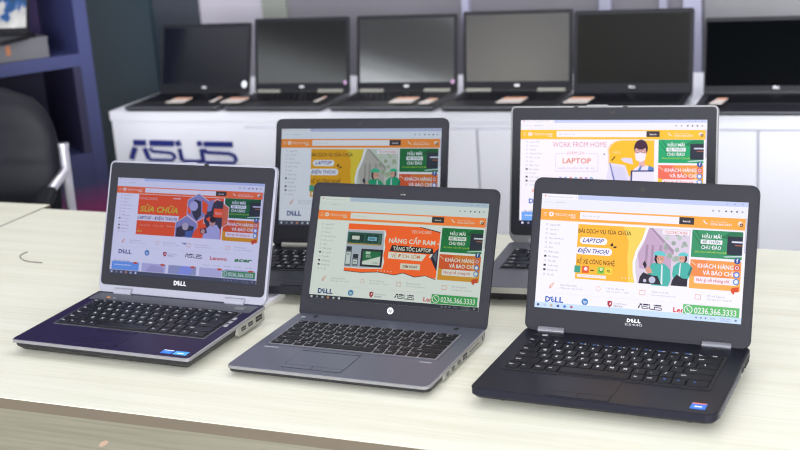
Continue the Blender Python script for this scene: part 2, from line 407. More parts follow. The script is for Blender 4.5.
        P([(0.452, 0.504), (0.676, 0.51), (0.652, 0.573), (0.452, 0.566)], whi, 3)
        T('VỀ ĐÍCH SỚM', 0.47, 0.554, 0.036, col(235, 130, 70), 4, w=0.168, bold=0.005)
        R(0.53, 0.605, 0.645, 0.66, col(250, 240, 225), 3); T('XEM NGAY', 0.5875, 0.644, 0.024, col(120, 60, 30), 4, w=0.09, align='C', bold=0.03)
        P([(0.695, 0.53), (L1, 0.44), (L1, 0.66)], col(40, 40, 58), 3); P([(0.71, 0.52), (0.735, 0.47), (0.735, 0.58)], col(105, 105, 130), 4)
        P([(0.69, 0.535), (0.7, 0.5), (0.712, 0.5), (0.7, 0.54)], whi, 5)
        for i in range(5): EL(0.4 + i * 0.02, 0.69, 0.003, whi, 4, n=8)
    elif kind == 'repair':
        R(0.16, B0, L1, B1, ban, 1)
        whi = col(248, 244, 245); ylw = col(226, 214, 70)
        T('CHCARE', 0.162, 0.312, 0.03, col(255, 200, 190), 2, w=0.13, bold=0.0)
        for i in range(4): R(0.4 + i * 0.013, 0.275, 0.41 + i * 0.013, 0.292, col(250, 205, 200), 2)
        T('SỬA CHỮA', 0.178, 0.455, 0.068, ylw, 2, w=0.262, shear=0.15, bold=0.03)
        P([(0.16, 0.487), (0.452, 0.487), (0.44, 0.56), (0.16, 0.56)], whi, 2)
        T('LAPTOP - ĐIỆN THOẠI', 0.165, 0.543, 0.036, col(70, 70, 130), 3, w=0.272, bold=0.02)
        for i, tx in enumerate(('Giá cực tốt', 'Uy tín', 'Nhanh')): T(tx, 0.185 + i * 0.095, 0.62, 0.02, col(255, 190, 165), 2, w=0.07, bold=0.0)
        T('SALE', 0.168, 0.695, 0.022, ylw, 2, w=0.035)
        # hexagon photographs of technicians
        def hexg(cx, cw, ra, layer, m_):
            P([(cx + ra * math.cos(PI / 6 + PI / 3 * i), cw + ra / asp * math.sin(PI / 6 + PI / 3 * i) / sc) for i in range(6)], m_, layer)
        dkb = col(60, 58, 80); sk = col(212, 160, 150); lav = col(150, 150, 195)
        for (cx, cw, ra) in ((0.572, 0.375, 0.083), (0.505, 0.645, 0.087), (0.7, 0.45, 0.095)):
            hexg(cx, cw, ra, 2, whi); hexg(cx, cw, ra * 0.96, 3, col(236, 112, 82) if ra > .09 else lav)
        P([(0.52, 0.36), (0.55, 0.28), (0.59, 0.3), (0.6, 0.46), (0.57, 0.53), (0.545, 0.47)], dkb, 4); EL(0.545, 0.36, 0.028, col(190, 190, 225), 5)
        P([(0.6, 0.28), (0.64, 0.33), (0.635, 0.45), (0.605, 0.42)], ban, 5); P([(0.503, 0.36), (0.525, 0.4), (0.53, 0.46), (0.505, 0.43)], ban, 5)
        P([(0.44, 0.62), (0.5, 0.575), (0.56, 0.6), (0.55, 0.7), (0.47, B1), (0.44, B1)], dkb, 4); EL(0.5, 0.6, 0.022, col(200, 185, 195), 5); P([(0.5, 0.66), (0.56, 0.64), (0.57, B1), (0.51, B1)], col(80, 110, 170), 5)
        P([(0.64, 0.36), (0.7, 0.28), (L1, 0.29), (L1, 0.6), (0.66, 0.66), (0.62, 0.52)], dkb, 4)
        P([(0.635, 0.3), (0.68, 0.27), (0.665, 0.4), (0.64, 0.42)], lav, 5)
        R(0.683, 0.375, L1, 0.475, ban, 6); T('TECH', 0.69, 0.445, 0.03, col(255, 205, 190), 7, w=0.045)
        P([(0.56, 0.66), (0.585, 0.6), (0.61, B1), (0.55, B1)], ban, 6); P([(0.635, 0.5), (0.66, 0.47), (0.665, 0.54)], ban, 6)
        P([(0.62, B1), (0.635, 0.63), (0.665, 0.57), (0.71, 0.56), (0.735, 0.62), (0.738, B1)], col(190, 190, 228), 7)
        EL(0.68, 0.535, 0.02, sk, 8, rb=0.05); EL(0.682, 0.505, 0.021, col(40, 36, 50), 9, rb=0.035)
        P([(0.6, 0.62), (0.64, 0.6), (0.65, 0.66), (0.61, 0.68)], dkb, 8); EL(0.622, 0.645, 0.014, sk, 9)
        A_.rect(0.3, Vf(0.727), 0.76, Vf(0.79), WHT, 12); A_.rect(0.3, h1 + hh * 0.06, 0.745, Vf(0.251), WHT, 12)
    elif kind == 'home':
        pink = col(226, 128, 150); lil = col(214, 190, 226)
        T('WORK FROM HOME', 0.18, 0.323, 0.056, pink, 1, w=0.295, bold=-0.012)
        A_.g = 'page_banner'
        PL(0.196, 0.385, 0.43, 0.568, col(226, 214, 240), 1, r=0.012); PL(0.1985, 0.39, 0.4275, 0.563, WHT, 2, r=0.011)
        R(0.255, 0.375, 0.365, 0.40, WHT, 3); T('GIẢM GIÁ', 0.26, 0.395, 0.03, pink, 4, w=0.095, shear=0.3, bold=-0.02)
        T('LAPTOP', 0.236, 0.485, 0.054, col(236, 128, 84), 3, w=0.155, bold=0.02)
        T('NHẬN KHUYẾN MÃI TỚI  20%', 0.213, 0.545, 0.022, lil, 3, w=0.2, bold=0)
        for i, c_ in enumerate(((120, 90, 200), (80, 140, 200), (235, 80, 90), (110, 170, 235), (200, 70, 120), (160, 80, 200), (60, 140, 190))):
            EL(0.225 + i * 0.0283, 0.637, 0.0085, col(*c_), 1, n=12); EL(0.225 + i * 0.0283, 0.637, 0.0035, WHT, 2, n=8)
        EL(0.462, 0.392, 0.005, col(140, 130, 140), 2, n=6)
        oc = emis(cfg['orange'], k)
        P([(0.482, 0.4), (0.478, 0.34), (0.492, 0.29), (0.52, 0.26), (0.555, B0), (0.728, B0), (0.728, B1), (0.5, B1), (0.484, 0.5)], col(255, 228, 190), 1)
        P([(0.49, 0.4), (0.487, 0.35), (0.5, 0.3), (0.525, 0.266), (0.555, B0), (0.728, B0), (0.728, B1), (0.51, B1), (0.49, 0.5)], oc, 2)
        T('Hello', 0.505, 0.385, 0.03, col(255, 225, 160), 3, w=0.045, shear=0.3, bold=0)
        # woman with glasses and mask behind a laptop
        sk = col(240, 190, 180); hair = col(70, 40, 62)
        P([(0.6, 0.62), (0.615, 0.55), (0.648, 0.5), (0.69, 0.5), (0.728, 0.53), (0.728, B1), (0.6, B1)], col(244, 240, 252), 3)
        P([(0.655, 0.5), (0.668, 0.5), (0.642, 0.62), (0.628, 0.62)], col(90, 140, 200), 4); P([(0.7, 0.5), (0.728, 0.52), (0.728, 0.64), (0.69, 0.64)], col(90, 140, 200), 4)
        EL(0.658, 0.33, 0.037, hair, 4, rb=0.085); P([(0.645, 0.42), (0.675, 0.42), (0.68, 0.51), (0.65, 0.52)], sk, 4)
        EL(0.656, 0.375, 0.03, sk, 5, rb=0.085); EL(0.657, 0.3, 0.032, hair, 6, rb=0.045)
        for a in (0.643, 0.67): EL(a, 0.362, 0.0115, col(70, 50, 70), 6, rb=0.017); EL(a, 0.362, 0.0095, sk, 7, rb=0.012)
        P([(0.627, 0.385), (0.655, 0.372), (0.685, 0.385), (0.681, 0.445), (0.657, 0.468), (0.632, 0.445)], col(252, 248, 252), 8)
        P([(0.55, 0.435), (0.575, 0.425), (0.61, 0.43), (0.618, 0.49), (0.57, 0.47)], col(235, 228, 246), 4)
        P([(0.478, 0.6), (0.49, 0.475), (0.575, 0.5), (0.6, 0.62), (0.59, B1), (0.475, 0.73)], col(240, 238, 252), 4)
        P([(0.49, 0.475), (0.496, 0.477), (0.53, 0.7), (0.52, 0.7)], col(120, 130, 190), 5); P([(0.5, 0.5), (0.57, 0.52), (0.595, 0.68), (0.53, 0.7)], col(226, 226, 246), 5)
        P([(0.606, 0.55), (0.728, 0.545), (0.728, 0.56), (0.615, 0.563), (0.612, B1), (0.604, B1)], col(60, 60, 120), 6); P([(0.615, 0.563), (0.728, 0.56), (0.728, B1), (0.612, B1)], col(244, 244, 252), 5)
        P([(0.5, 0.452), (0.52, 0.41), (0.524, 0.415), (0.506, 0.456)], col(70, 50, 30), 6)
    # green card and orange card
    A_.g = 'promo_card'
    gr = col(*cfg['green'])
    R(0.75, 0.246, 0.985, 0.474, gr, 1)
    g2 = col(*[c_ * 0.8 for c_ in cfg['green']])
    P([(0.75, 0.262), (0.81, 0.4), (0.808, 0.41), (0.75, 0.275)], g2, 2); P([(0.77, 0.25), (0.83, 0.4), (0.828, 0.41), (0.765, 0.255)], g2, 2)
    P([(0.88, 0.3), (0.93, 0.25), (0.985, 0.25), (0.985, 0.33)], g2, 2)
    wh = col(250, 252, 250)
    T('HẬU MÃI', 0.842, 0.311, 0.031, wh, 3, w=0.088, align='C', bold=0.03)
    R(0.792, 0.324, 0.892, 0.36, wh, 3); T('BỆ THẦN', 0.842, 0.352, 0.022, g2, 4, w=0.08, align='C', bold=0.01)
    T('CHU ĐÁO', 0.842, 0.402, 0.031, wh, 3, w=0.092, align='C', bold=0.03)
    T('BẢO HÀNH PHẦN MỀM TRỌN ĐỜI', 0.842, 0.435, 0.015, col(190, 235, 60), 3, w=0.145, align='C', bold=0.0)
    R(0.915, 0.286, 0.985, 0.44, col(44, 52, 66), 3); R(0.935, 0.324, 0.985, 0.338, col(225, 228, 240), 4); R(0.95, 0.355, 0.985, 0.362, col(200, 110, 80), 4)
    P([(0.9, 0.455), (0.985, 0.44), (0.985, 0.452), (0.91, 0.462)], col(210, 230, 225), 4)
    A_.g = 'review_card'
    o1 = col(*cfg['card']); o2 = col(*cfg['card2'])
    R(0.75, 0.494, 0.985, 0.735, o1, 1); P([(0.82, 0.494), (0.985, 0.494), (0.985, 0.65), (0.9, 0.6)], col(*[(a + b) / 2 for a, b in zip(cfg['card'], cfg['card2'])]), 2)
    P([(0.75, 0.62), (0.85, 0.68), (0.985, 0.6), (0.985, 0.735), (0.75, 0.735)], o2, 2)
    T('KHÁCH HÀNG', 0.785, 0.56, 0.036, wh, 4, w=0.165, bold=0.03)
    T('VÀ BÁO CHÍ', 0.81, 0.615, 0.036, wh, 4, w=0.142, bold=0.03)
    PL(0.772, 0.633, 0.97, 0.69, col(255, 246, 242), 4, r=0.012)
    T('Nói gì về chúng tôi', 0.783, 0.672, 0.026, col(220, 60, 90), 5, w=0.15, bold=0.01)
    for a, w_ in ((0.757, 0.51),): P([(a, w_), (a + 0.02, w_ + 0.03), (a + 0.018, w_ + 0.034), (a - 0.003, w_ + 0.005)], col(255, 225, 190), 3)
    for i, c_ in enumerate(((50, 84, 160), (226, 88, 70), (70, 130, 220), (80, 150, 215))):
        EL(0.966, 0.487 + i * 0.057, 0.0145, col(*c_), 6); EL(0.966, 0.487 + i * 0.057, 0.009 if i else 0.001, wh, 7)
        if i == 1: EL(0.966, 0.544, 0.006, col(226, 88, 70), 8)
    T('f', 0.966, 0.5, 0.034, wh, 8, w=0.008, align='C', bold=0.05)
    P([(0.945, 0.715), (0.96, 0.705), (0.98, 0.7), (0.98, 0.74), (0.962, 0.745), (0.958, 0.765), (0.946, 0.745)], col(232, 84, 44), 6)
    # features row and brand row
    A_.g = 'page_footer'
    fm = cfg.get('fv', lambda w_: Vf(w_))
    T2 = lambda t, a, w_, h, m_, l, **kw: A_.text(t, a, fm(w_), h * sc, m_, l, **kw)
    pk = col(244, 176, 150)
    for (a, t1, t2) in ((0.08, 'Giao hàng nhanh', 'Miễn phí nội thành'), (0.315, 'Uy tín dịch vụ', 'Hỗ trợ 24/7 - 1 đổi 1'), (0.532, 'Thanh toán an toàn', 'Thanh toán tiện lợi nhanh chóng'), (0.795, 'Hỗ trợ Support', 'Gọi ngay cho chúng tôi')):
        if a < 0.1: A_.poly([(a - 0.012, fm(0.83)), (a - 0.01, fm(0.8)), (a + 0.012, fm(0.77)), (a + 0.006, fm(0.805)), (a - 0.004, fm(0.825))], pk, 1); A_.poly([(a - 0.005, fm(0.815)), (a - 0.003, fm(0.802)), (a + 0.006, fm(0.785)), (a + 0.003, fm(0.805))], WHT, 2)
        elif a < 0.4: A_.ell(a, fm(0.8), 0.012, 0.012 / asp, pk, 1); A_.ell(a, fm(0.8), 0.0098, 0.0098 / asp, WHT, 2)
        else:
            A_.rect(a - 0.014, fm(0.783), a + 0.014, fm(0.824), pk, 1); A_.rect(a - 0.0115, fm(0.788), a + 0.0115, fm(0.819), WHT, 2)
        T2(t1, a + 0.042, 0.797, 0.016, grey, 1, w=0.085, bold=0); T2(t2, a + 0.042, 0.823, 0.014, col(190, 190, 198), 1, w=0.115, bold=0)
    A_.rect(0.03, fm(0.865), 0.97, fm(0.867), col(232, 232, 238), 1)
    bl = col(36, 98, 196) if cfg['name'] in 'CE' else col(28, 58, 132)
    bh = 0.048
    def dell(a, w_, wd, h, m_):
        T2('D', a, w_, h, m_, 1, w=wd * 0.27, bold=0.08)
        vs, fs, x0, x1 = glyphs('E', 0.05, 0.0, 2)
        ca, cw = a + wd * 0.385, w_ - h * 0.5
        th = math.radians(26); pts = []
        for p in vs:
            X, Y = (p[0] - (x0 + x1) / 2) * 0.95, (p[1] - CAP / 2)
            X, Y = X * math.cos(th) - Y * math.sin(th), X * math.sin(th) + Y * math.cos(th)
            pts.append((ca + X * h / CAP * sc * asp * .95, fm(cw) - Y * h / CAP * sc * .95))
        A_.put(pts, fs, m_, 1)
        T2('L', a + wd * 0.53, w_, h, m_, 1, w=wd * 0.21, bold=0.08); T2('L', a + wd * 0.77, w_, h, m_, 1, w=wd * 0.21, bold=0.08)
    dell(0.052, 0.944, 0.094, bh, bl)
    A_.ell(0.253, fm(0.92), 0.0165, 0.0165 / asp, col(60, 140, 200), 1); A_.text('hp', 0.253, fm(0.933), 0.03, WHT, 2, w=0.019, align='C', shear=0.3, bold=0.01)
    A_.poly([(0.365, fm(0.9)), (0.377, fm(0.893)), (0.39, fm(0.9)), (0.388, fm(0.93)), (0.377, fm(0.952)), (0.366, fm(0.93))], col(190, 50, 60), 1)
    A_.poly([(0.374, fm(0.935)), (0.377, fm(0.91)), (0.386, fm(0.908)), (0.382, fm(0.916)), (0.384, fm(0.93)), (0.379, fm(0.92))], WHT, 2)
    T2('GAMING', 0.395, 0.922, 0.014, grey, 1, w=0.066, bold=0); T2('SERIES', 0.395, 0.943, 0.014, dgrey, 1, w=0.045, bold=0)
    A_.asus(0.515, fm(0.897), 0.63, fm(0.942), col(48, 48, 72), 1)
    T2('Lenovo', 0.684, 0.944, 0.042, col(226, 60, 56), 1, w=0.112, bold=0.035)
    if cfg['name'] in 'AE':
        T2('acer', 0.845, 0.944, 0.046, col(40, 140, 66), 1, w=0.118, shear=0.3, bold=0.05)
        T2('Sản phẩm bán chạy', 0.025, 1.035, 0.018, dgrey, 1, w=0.11, bold=0)
        for i in range(5): T2('Xem thêm', 0.64 + i * 0.07, 1.012, 0.016, grey, 1, w=0.045, bold=0)
        A_.g = 'product_row'
        pv0, pv1 = 0.872, 0.958
        A_.rect(0.012, pv0, 0.205, pv1, col(120, 178, 245), 1); A_.rect(0.03, pv0 + 0.03, 0.15, pv0 + 0.04, col(220, 235, 255), 2)
        A_.rect(0.225, pv0, 0.39, pv1, col(206, 204, 232), 1); A_.poly([(0.25, pv1), (0.29, pv0 + 0.01), (0.37, pv0 + 0.03), (0.38, pv1)], col(188, 184, 218), 2)
        A_.rect(0.41, pv0, 0.6, pv1, col(170, 178, 205), 1); A_.poly([(0.47, pv1), (0.5, pv0), (0.58, pv0), (0.56, pv1)], col(160, 175, 240), 2)
        A_.rect(0.62, pv0, 0.77, pv1, col(212, 212, 234), 1); A_.rect(0.79, pv0, 0.985, pv1, col(200, 200, 225), 1)
        for a in (0.178, 0.37, 0.575, 0.755, 0.96): A_.ell(a, pv0 + 0.006, 0.018, 0.011, col(230, 90, 60), 3, 10)
    # phone badge
    A_.g = 'phone_badge'
    a0, v0, v1 = cfg['badge']
    gg = col(*cfg['badgecol'])
    A_.rect(a0, v0, 0.99, v1, gg, 4)
    hb = v1 - v0
    ra = hb * asp * 0.36
    A_.ell(a0 + ra * 1.4, (v0 + v1) / 2, ra * 1.2, hb * 0.42, col(246, 252, 246), 5)
    A_.ell(a0 + ra * 1.4, (v0 + v1) / 2, ra * 0.95, hb * 0.33, gg, 6)
    ca, cb = a0 + ra * 1.4, (v0 + v1) / 2
    A_.poly([(ca - ra * .5, cb - hb * .16), (ca - ra * .2, cb - hb * .19), (ca - ra * .1, cb - hb * .05), (ca + ra * .25, cb + hb * .08), (ca + ra * .5, cb + hb * .08), (ca + ra * .4, cb + hb * .19), (ca - ra * .2, cb + hb * .06)], col(250, 255, 250), 7)
    A_.text('0236.366.3333', a0 + ra * 3.0, v1 - hb * 0.2, hb * 0.6, col(240, 250, 238), 5, w=0.985 - a0 - ra * 3.0 - 0.008, bold=0.03)
    # taskbar
    A_.g = 'taskbar'
    tb = cfg['task']; t0 = cfg.get('t0', 0.958)
    A_.rect(0, t0, 1, 1, emis(tb, k), 7)
    tm = (t0 + 1) / 2
    dark = sum(tb) < 300
    ico = [(225, 225, 232), (150, 152, 165), (190, 192, 205), (225, 150, 110), (205, 208, 215), (235, 238, 244)] if dark else [(70, 84, 120), (190, 210, 235), (205, 180, 150), (80, 90, 160), (70, 130, 210), (190, 110, 120)]
    for i, c_ in enumerate(ico):
        a = 0.018 + i * 0.034
        A_.ell(a, tm, 0.0075, min(0.012, (1 - t0) * 0.32), col(*c_), 8, 8)
    c_ = col(150, 155, 165) if dark else col(120, 132, 165)
    A_.text('ENG', 0.86, tm + 0.006, 0.013, c_, 8, w=0.022, bold=0); A_.text('10:12 AM', 0.905, tm - 0.002, 0.011, c_, 8, w=0.045, bold=0)
    A_.text('12/10/2021', 0.905, tm + 0.015, 0.011, c_, 8, w=0.05, bold=0)
    for a in (0.79, 0.812, 0.834): A_.rect(a, tm - 0.006, a + 0.008, tm + 0.006, c_, 8)
    A_.ell(0.976, tm, 0.006, 0.009, c_, 8, 8)
    A_.build(parent)

# ------------------------------------------------------------------ laptop
ROWS = [
    [('Esc', 1), ('F1', 1), ('F2', 1), ('F3', 1), ('F4', 1), ('F5', 1), ('F6', 1), ('F7', 1), ('F8', 1), ('F9', 1), ('F10', 1), ('F11', 1), ('F12', 1), ('Ins', 1), ('Del', 1)],
    [('`', 1)] + [(c, 1) for c in '1234567890-='] + [('Back', 2)],
    [('Tab', 1.5)] + [(c, 1) for c in 'QWERTYUIOP[]'] + [('\\', 1.5)],
    [('Caps', 1.8)] + [(c, 1) for c in 'ASDFGHJKL;'] + [("'", 1), ('Enter', 2.2)],
    [('Shift', 2.3)] + [(c, 1) for c in 'ZXCVBNM,./'] + [('Shift', 2.7)],
    [('Ctrl', 1.1), ('Fn', 1), ('Win', 1), ('Alt', 1), ('', 5.3), ('Alt', 1), ('Ctrl', 1), ('<', 1), ('^', 1), ('>', 1.6)],
]
def keyboard(root, zf, L, kb, small=False):
    """kb: x0,x1,y0(front),y1(back) on the deck; one mesh per key"""
    x0, x1, y0, y1 = kb
    mb = MB(); t = L['t']
    mb.loft([rrect(x0 - .004, x1 + .004, y0 - .004, y1 + .004, .003, t + .0002, 2), rrect(x0 - .004, x1 + .004, y0 - .004, y1 + .004, .003, t + .0008, 2)], L['m_tray'])
    mb.loft([rrect(x0 - .0015, x1 + .0015, y0 - .0015, y1 + .0015, .002, t + .0008, 2), rrect(x0 - .0015, x1 + .0015, y0 - .0015, y1 + .0015, .002, t + .001, 2)], L['m_pit'])
    mb.xf(zf); kbo = mb.build('keyboard', root)
    hs = [0.62] + [1] * 5 if not L.get('fullrow') else [0.8] + [1] * 5
    tot = sum(hs); y = y1; H = y1 - y0
    target = kbo
    acc = MB() if small else None
    gx, gy = L.get('gap', (.0016, .0016))
    for r, row in enumerate(ROWS):
        h = H * hs[r] / tot; W = sum(w for _, w in row); x = x0
        for (lab, w) in row:
            kw = (x1 - x0) * w / W
            a0, a1, b0, b1 = x + gx / 2, x + kw - gx / 2, y - h + gy / 2, y - gy / 2
            k = acc or MB()
            z0 = t + .001; z1 = t + L.get('kh', .003)
            e = L.get('taper', .0009)
            if small:
                k.box(a0, a1, b0, b1, z0, z1, L['m_key'])
            else:
                k.loft([rrect(a0, a1, b0, b1, .0012, z0, 2), rrect(a0 + e * .6, a1 - e * .6, b0 + e * .6, b1 - e * .6, .0012, z1 - .0004, 2), rrect(a0 + e, a1 - e, b0 + e * 1.1, b1 - e * .8, .001, z1, 2)], L['m_key'])
                if lab:
                    hh = .003 if len(lab) > 1 else .0052
                    vs, fs, g0, g1 = glyphs(lab, 0.05, 0, 1)
                    s_ = hh / CAP; ww = (g1 - g0) * s_
                    if ww > (a1 - a0) * .7: s_ *= (a1 - a0) * .7 / ww
                    ox = a0 + (a1 - a0) * (.28 if len(lab) == 1 else .16); oy = b0 + (b1 - b0) * (.46 if r else .3)
                    blue = L.get('blue') and ((r == 0 and 2 < ROWS[0].index((lab, w)) < 13) or lab in '^<>')
                    k.add([(ox + (p[0] - g0) * s_, oy + p[1] * s_, z1 + .00012) for p in vs], fs, M['legend_blue'] if blue else L['m_leg'])
                    if blue and r == 0: k.add([(ox + .006 + (p[0] - g0) * s_ * .6, oy + p[1] * s_, z1 + .00012) for p in vs], fs, M['legend'])
                k.xf(zf); k.build('key', kbo)
            x += kw
        y -= h
    if small: acc.xf(zf); acc.build('keys', kbo)
    return kbo

def laptop(L):
    """L: placement and measured proportions; the empty stands on the table below the hinge line"""
    W, D, t, wd = L['W'], L['D'], L['t'], L['wd']
    root = empty('laptop', (L['x'], L['y'], L.get('z', 0)), L['yaw'], L['label'], 'laptop', L['group'])
    zf = lambda x, y, z: (x, y, z + wd * (y / D) * max(0, z) / t)
    hw = W / 2; r = L.get('r', .012); yb = .004
    rr = (r, r, r * .7, r * .7)
    # lower shell
    mb = MB()
    prof = L['prof']
    mb.loft([rrect(-hw + i, hw - i, -D + i * L.get('fi', 1), yb - i, [max(.003, q - i * .5) for q in rr], z) for i, z in prof], L['m_base'], smooth=False)
    mb.xf(zf); base = mb.build('base', root)
    # rim
    mb = MB(); i0, z0, i1, z1 = L['rim']
    mb.loft([rrect(-hw + i, hw - i, -D + i, yb - i, [max(.003, q - i * .5) for q in rr], z) for i, z in ((i0, z0), (0, z0 + .0008), (0, z1 - .001), (.0012, z1))], L['m_rim'], smooth=False)
    mb.xf(zf); mb.build('rim', root)
    # deck
    e = L.get('deck_in', .0015)
    mb = MB()
    mb.loft([rrect(-hw + e, hw - e, -D + e, yb - e, [max(.003, q - e) for q in rr], z1 - .0002), rrect(-hw + e + .0004, hw - e - .0004, -D + e + .0004, yb - e - .0004, [max(.003, q - e) for q in rr], t)], L['m_deck'])
    if L.get('strip'):
        s0, s1, s2, s3 = L['strip']
        mb.loft([rrect(s0, s1, s2, s3, .002, t), rrect(s0, s1, s2, s3, .002, t + .0004)], L['m_strip'])
    mb.xf(zf); deck = mb.build('palm_rest', root)
    # feet
    for sx in (-1, 1):
        for yy in (-D + L.get('foot', .03), -.03):
            mb = MB(); mb.tube([(sx * (hw - .04), yy, 0), (sx * (hw - .04), yy, prof[0][1] + .001)], .006, M['rubber'], 12)
            mb.build('rubber_foot', base)
    keyboard(root, zf, L, L['kb'], L.get('small', False))
    # touchpad
    if L.get('tp'):
        a0, a1, b0, b1 = L['tp']
        mb = MB()
        mb.loft([rrect(a0 - .0008, a1 + .0008, b0 - .0008, b1 + .0008, .002, t + .0001, 2), rrect(a0 - .0008, a1 + .0008, b0 - .0008, b1 + .0008, .002, t + .0003, 2)], L['m_line'])
        mb.loft([rrect(a0, a1, b0, b1, .002, t + .0003, 2), rrect(a0, a1, b0, b1, .002, t + .0005, 2)], L['m_pad'])
        mb.xf(zf); tp = mb.build('touchpad', root)
        for bb in L.get('btn', []):
            mb = MB(); c0, c1, d0, d1 = bb
            mb.loft([rrect(c0, c1, d0, d1, .0015, t + .0001, 2), rrect(c0, c1, d0, d1, .0015, t + .0004, 2)], L['m_line'])
            mb.loft([rrect(c0 + .0007, c1 - .0007, d0 + .0007, d1 - .0007, .0012, t + .0004, 2), rrect(c0 + .0007, c1 - .0007, d0 + .0007, d1 - .0007, .0012, t + .0012, 2)], L['m_btn'])
            mb.xf(zf); mb.build('touchpad_button', tp)
    # stickers
    for st in L.get('stickers', []):
        (c0, c1, d0, d1), ms, lab = st
        mb = MB(); n = len(ms)
        mb.box(c0, c1, d0, d1, t, t + .0004, ms[0])
        if n > 1: mb.box(c0 + .001, c1 - .001, d1 - (d1 - d0) * .16, d1 - .0003, t + .0004, t + .0006, ms[1])
        if n > 2: mb.box(c0 + (c1 - c0) * .25, c1 - (c1 - c0) * .25, d0 + (d1 - d0) * .3, d0 + (d1 - d0) * .45, t + .0004, t + .0006, ms[2])
        mb.xf(zf); o = mb.build('sticker', root); o['label'] = lab
    # side sockets on the right
    for (ya, yb_, za, zb) in L.get('ports', []):
        mb = MB(); mb.box(hw - .004, hw + .0005, ya, yb_, za, zb, M['deep'])
        mb.box(hw - .004, hw + .0008, ya + .002, yb_ - .002, (za + zb) / 2 - .0006, (za + zb) / 2 + .0006, L['m_rim'])
        mb.xf(zf); mb.build('socket', base)
    if L.get('port_panel'):
        ya, yb_, za, zb = L['port_panel']
        mb = MB(); mb.loft([rrect(ya, yb_, za, zb, .003, hw - .006), rrect(ya, yb_, za, zb, .003, hw + .0004)], M['silver_side'])
        mb.xf(lambda x, y, z: zf(z, x, y)); mb.build('socket_panel', root)
    for n_, fnn in L.get('extras', []): fnn(root, zf, t)
    # hinges
    g = L['g']; tilt = L['tilt']
    for (hx0, hx1) in L.get('hinges', []):
        mb = MB(); R_ = L.get('hr', .0062)
        ring = lambda x: [(x, -g + .0005 + R_ * math.cos(2 * PI * k / 14) * 1.0, t + .001 + R_ * math.sin(2 * PI * k / 14)) for k in range(14)]
        mb.loft([ring(hx0), ring(hx1)], L['m_hinge'], smooth=True)
        mb.build('hinge', root)
    # lid and screen share one tilted frame
    loc = (0, -g, t); rot = (-tilt, 0, 0)
    s0, Lh = L['s0'], L['L']; th = L.get('th', .007); lr = L.get('lr', .011); lb = L.get('lb', lr)
    b_ = L.get('lb0', .002)
    mb = MB()
    lrr = (lb, lb, lr, lr); ew = L.get('edge', .0014)
    R3 = lambda i, y: rrect(-hw + i, hw - i, b_ + i, Lh - i, [max(.002, q - i) for q in lrr], y, 6, 'xz')
    mb.loft([R3(ew, -.0002), R3(.0003, .0006), R3(0, .002), R3(0, th - .002), R3(.002, th)], L['m_lid'], smooth=False)
    lid = mb.build('lid', root, loc, rot)
    # bezel inset
    bz = L['bezel']   # left/right inset, bottom s, top inset
    mb = MB()
    brr = (L.get('bbr', .006), L.get('bbr', .006), max(.003, lr - bz[0]), max(.003, lr - bz[0]))
    SWs, SHs = L['SW'], L['SH']
    mb.loft([rrect(-hw + bz[0], hw - bz[0], bz[1], Lh - bz[2], brr, -.0001, 6, 'xz'), rrect(-hw + bz[0] + .0004, hw - bz[0] - .0004, bz[1] + .0004, Lh - bz[2] - .0004, brr, -.0004 if not L.get('flush') else -.0003, 6, 'xz')], L['m_bezel'])
    mb.build('bezel', lid)
    mb = MB(); cz = (s0 + SHs + Lh) / 2
    mb.loft([rrect(-.0045, .0045, cz - .0035, cz + .0035, .0015, -.0004, 3, 'xz'), rrect(-.0045, .0045, cz - .0035, cz + .0035, .0015, -.0007, 3, 'xz')], M['deep'])
    mb.loft([[(.0018 * math.cos(2 * PI * k / 10), -.0007, cz + .0018 * math.sin(2 * PI * k / 10)) for k in range(10)], [(.0018 * math.cos(2 * PI * k / 10), -.0009, cz + .0018 * math.sin(2 * PI * k / 10)) for k in range(10)]], M['black'])
    mb.build('webcam', lid)
    for n_, fnn in L.get('lid_extras', []): fnn(lid, s0, Lh, hw)
    # screen
    mb = MB()
    mb.box(-SWs / 2 - .0008, SWs / 2 + .0008, -.0005, -.0001, s0 - .0008, s0 + SHs + .0008, M['deep'] if L.get('page') else L['m_glass'])
    mb.v = [(x, y, z) for x, y, z in mb.v]
    scr = mb.build('screen', root, (loc[0], loc[1], loc[2]), rot)
    if L.get('page'): page(SWs, SHs, L['page'], scr)
    # shift page content up to the screen base height
    if L.get('page'):
        for ch in scr.children: ch.location = (0, 0, s0)
    return root

def rotmark(letter_mat, txt, w, h, z, y=-.0007):
    def f(lid, s0, Lh, hw):
        a = Art(lambda a_, b_, l: (a_, y - .0001 * l, b_)); a.g = 'brand_mark'
        if txt == 'DELL':
            a.text('D', -w / 2, z - h / 2, h, letter_mat, 0, w=w * .25, bold=.05, flip=1)
            vs, fs, x0, x1 = glyphs('E', .05, 0, 2); thh = math.radians(26)
            pts = []
            for p in vs:
                X, Y = (p[0] - (x0 + x1) / 2), (p[1] - CAP / 2)
                X, Y = X * math.cos(thh) - Y * math.sin(thh), X * math.sin(thh) + Y * math.cos(thh)
                pts.append((-w * .12 + X * h / CAP, z + Y * h / CAP))
            a.put(pts, fs, letter_mat, 0)
            a.text('L', w * .04, z - h / 2, h, letter_mat, 0, w=w * .2, bold=.05, flip=1)
            a.text('L', w * .28, z - h / 2, h, letter_mat, 0, w=w * .2, bold=.05, flip=1)
        elif txt == 'hp':
            a.ell(0, z, h / 2, h / 2, letter_mat, 0, 24)
            a.text('hp', 0, z - h * .2, h * .5, M['deep'], 1, w=h * .66, align='C', shear=.3, bold=.03, flip=1)
        elif txt == 'oval':
            a.ell(0, z, w / 2, h / 2, letter_mat, 0, 20)
        a.build(lid)
    return f
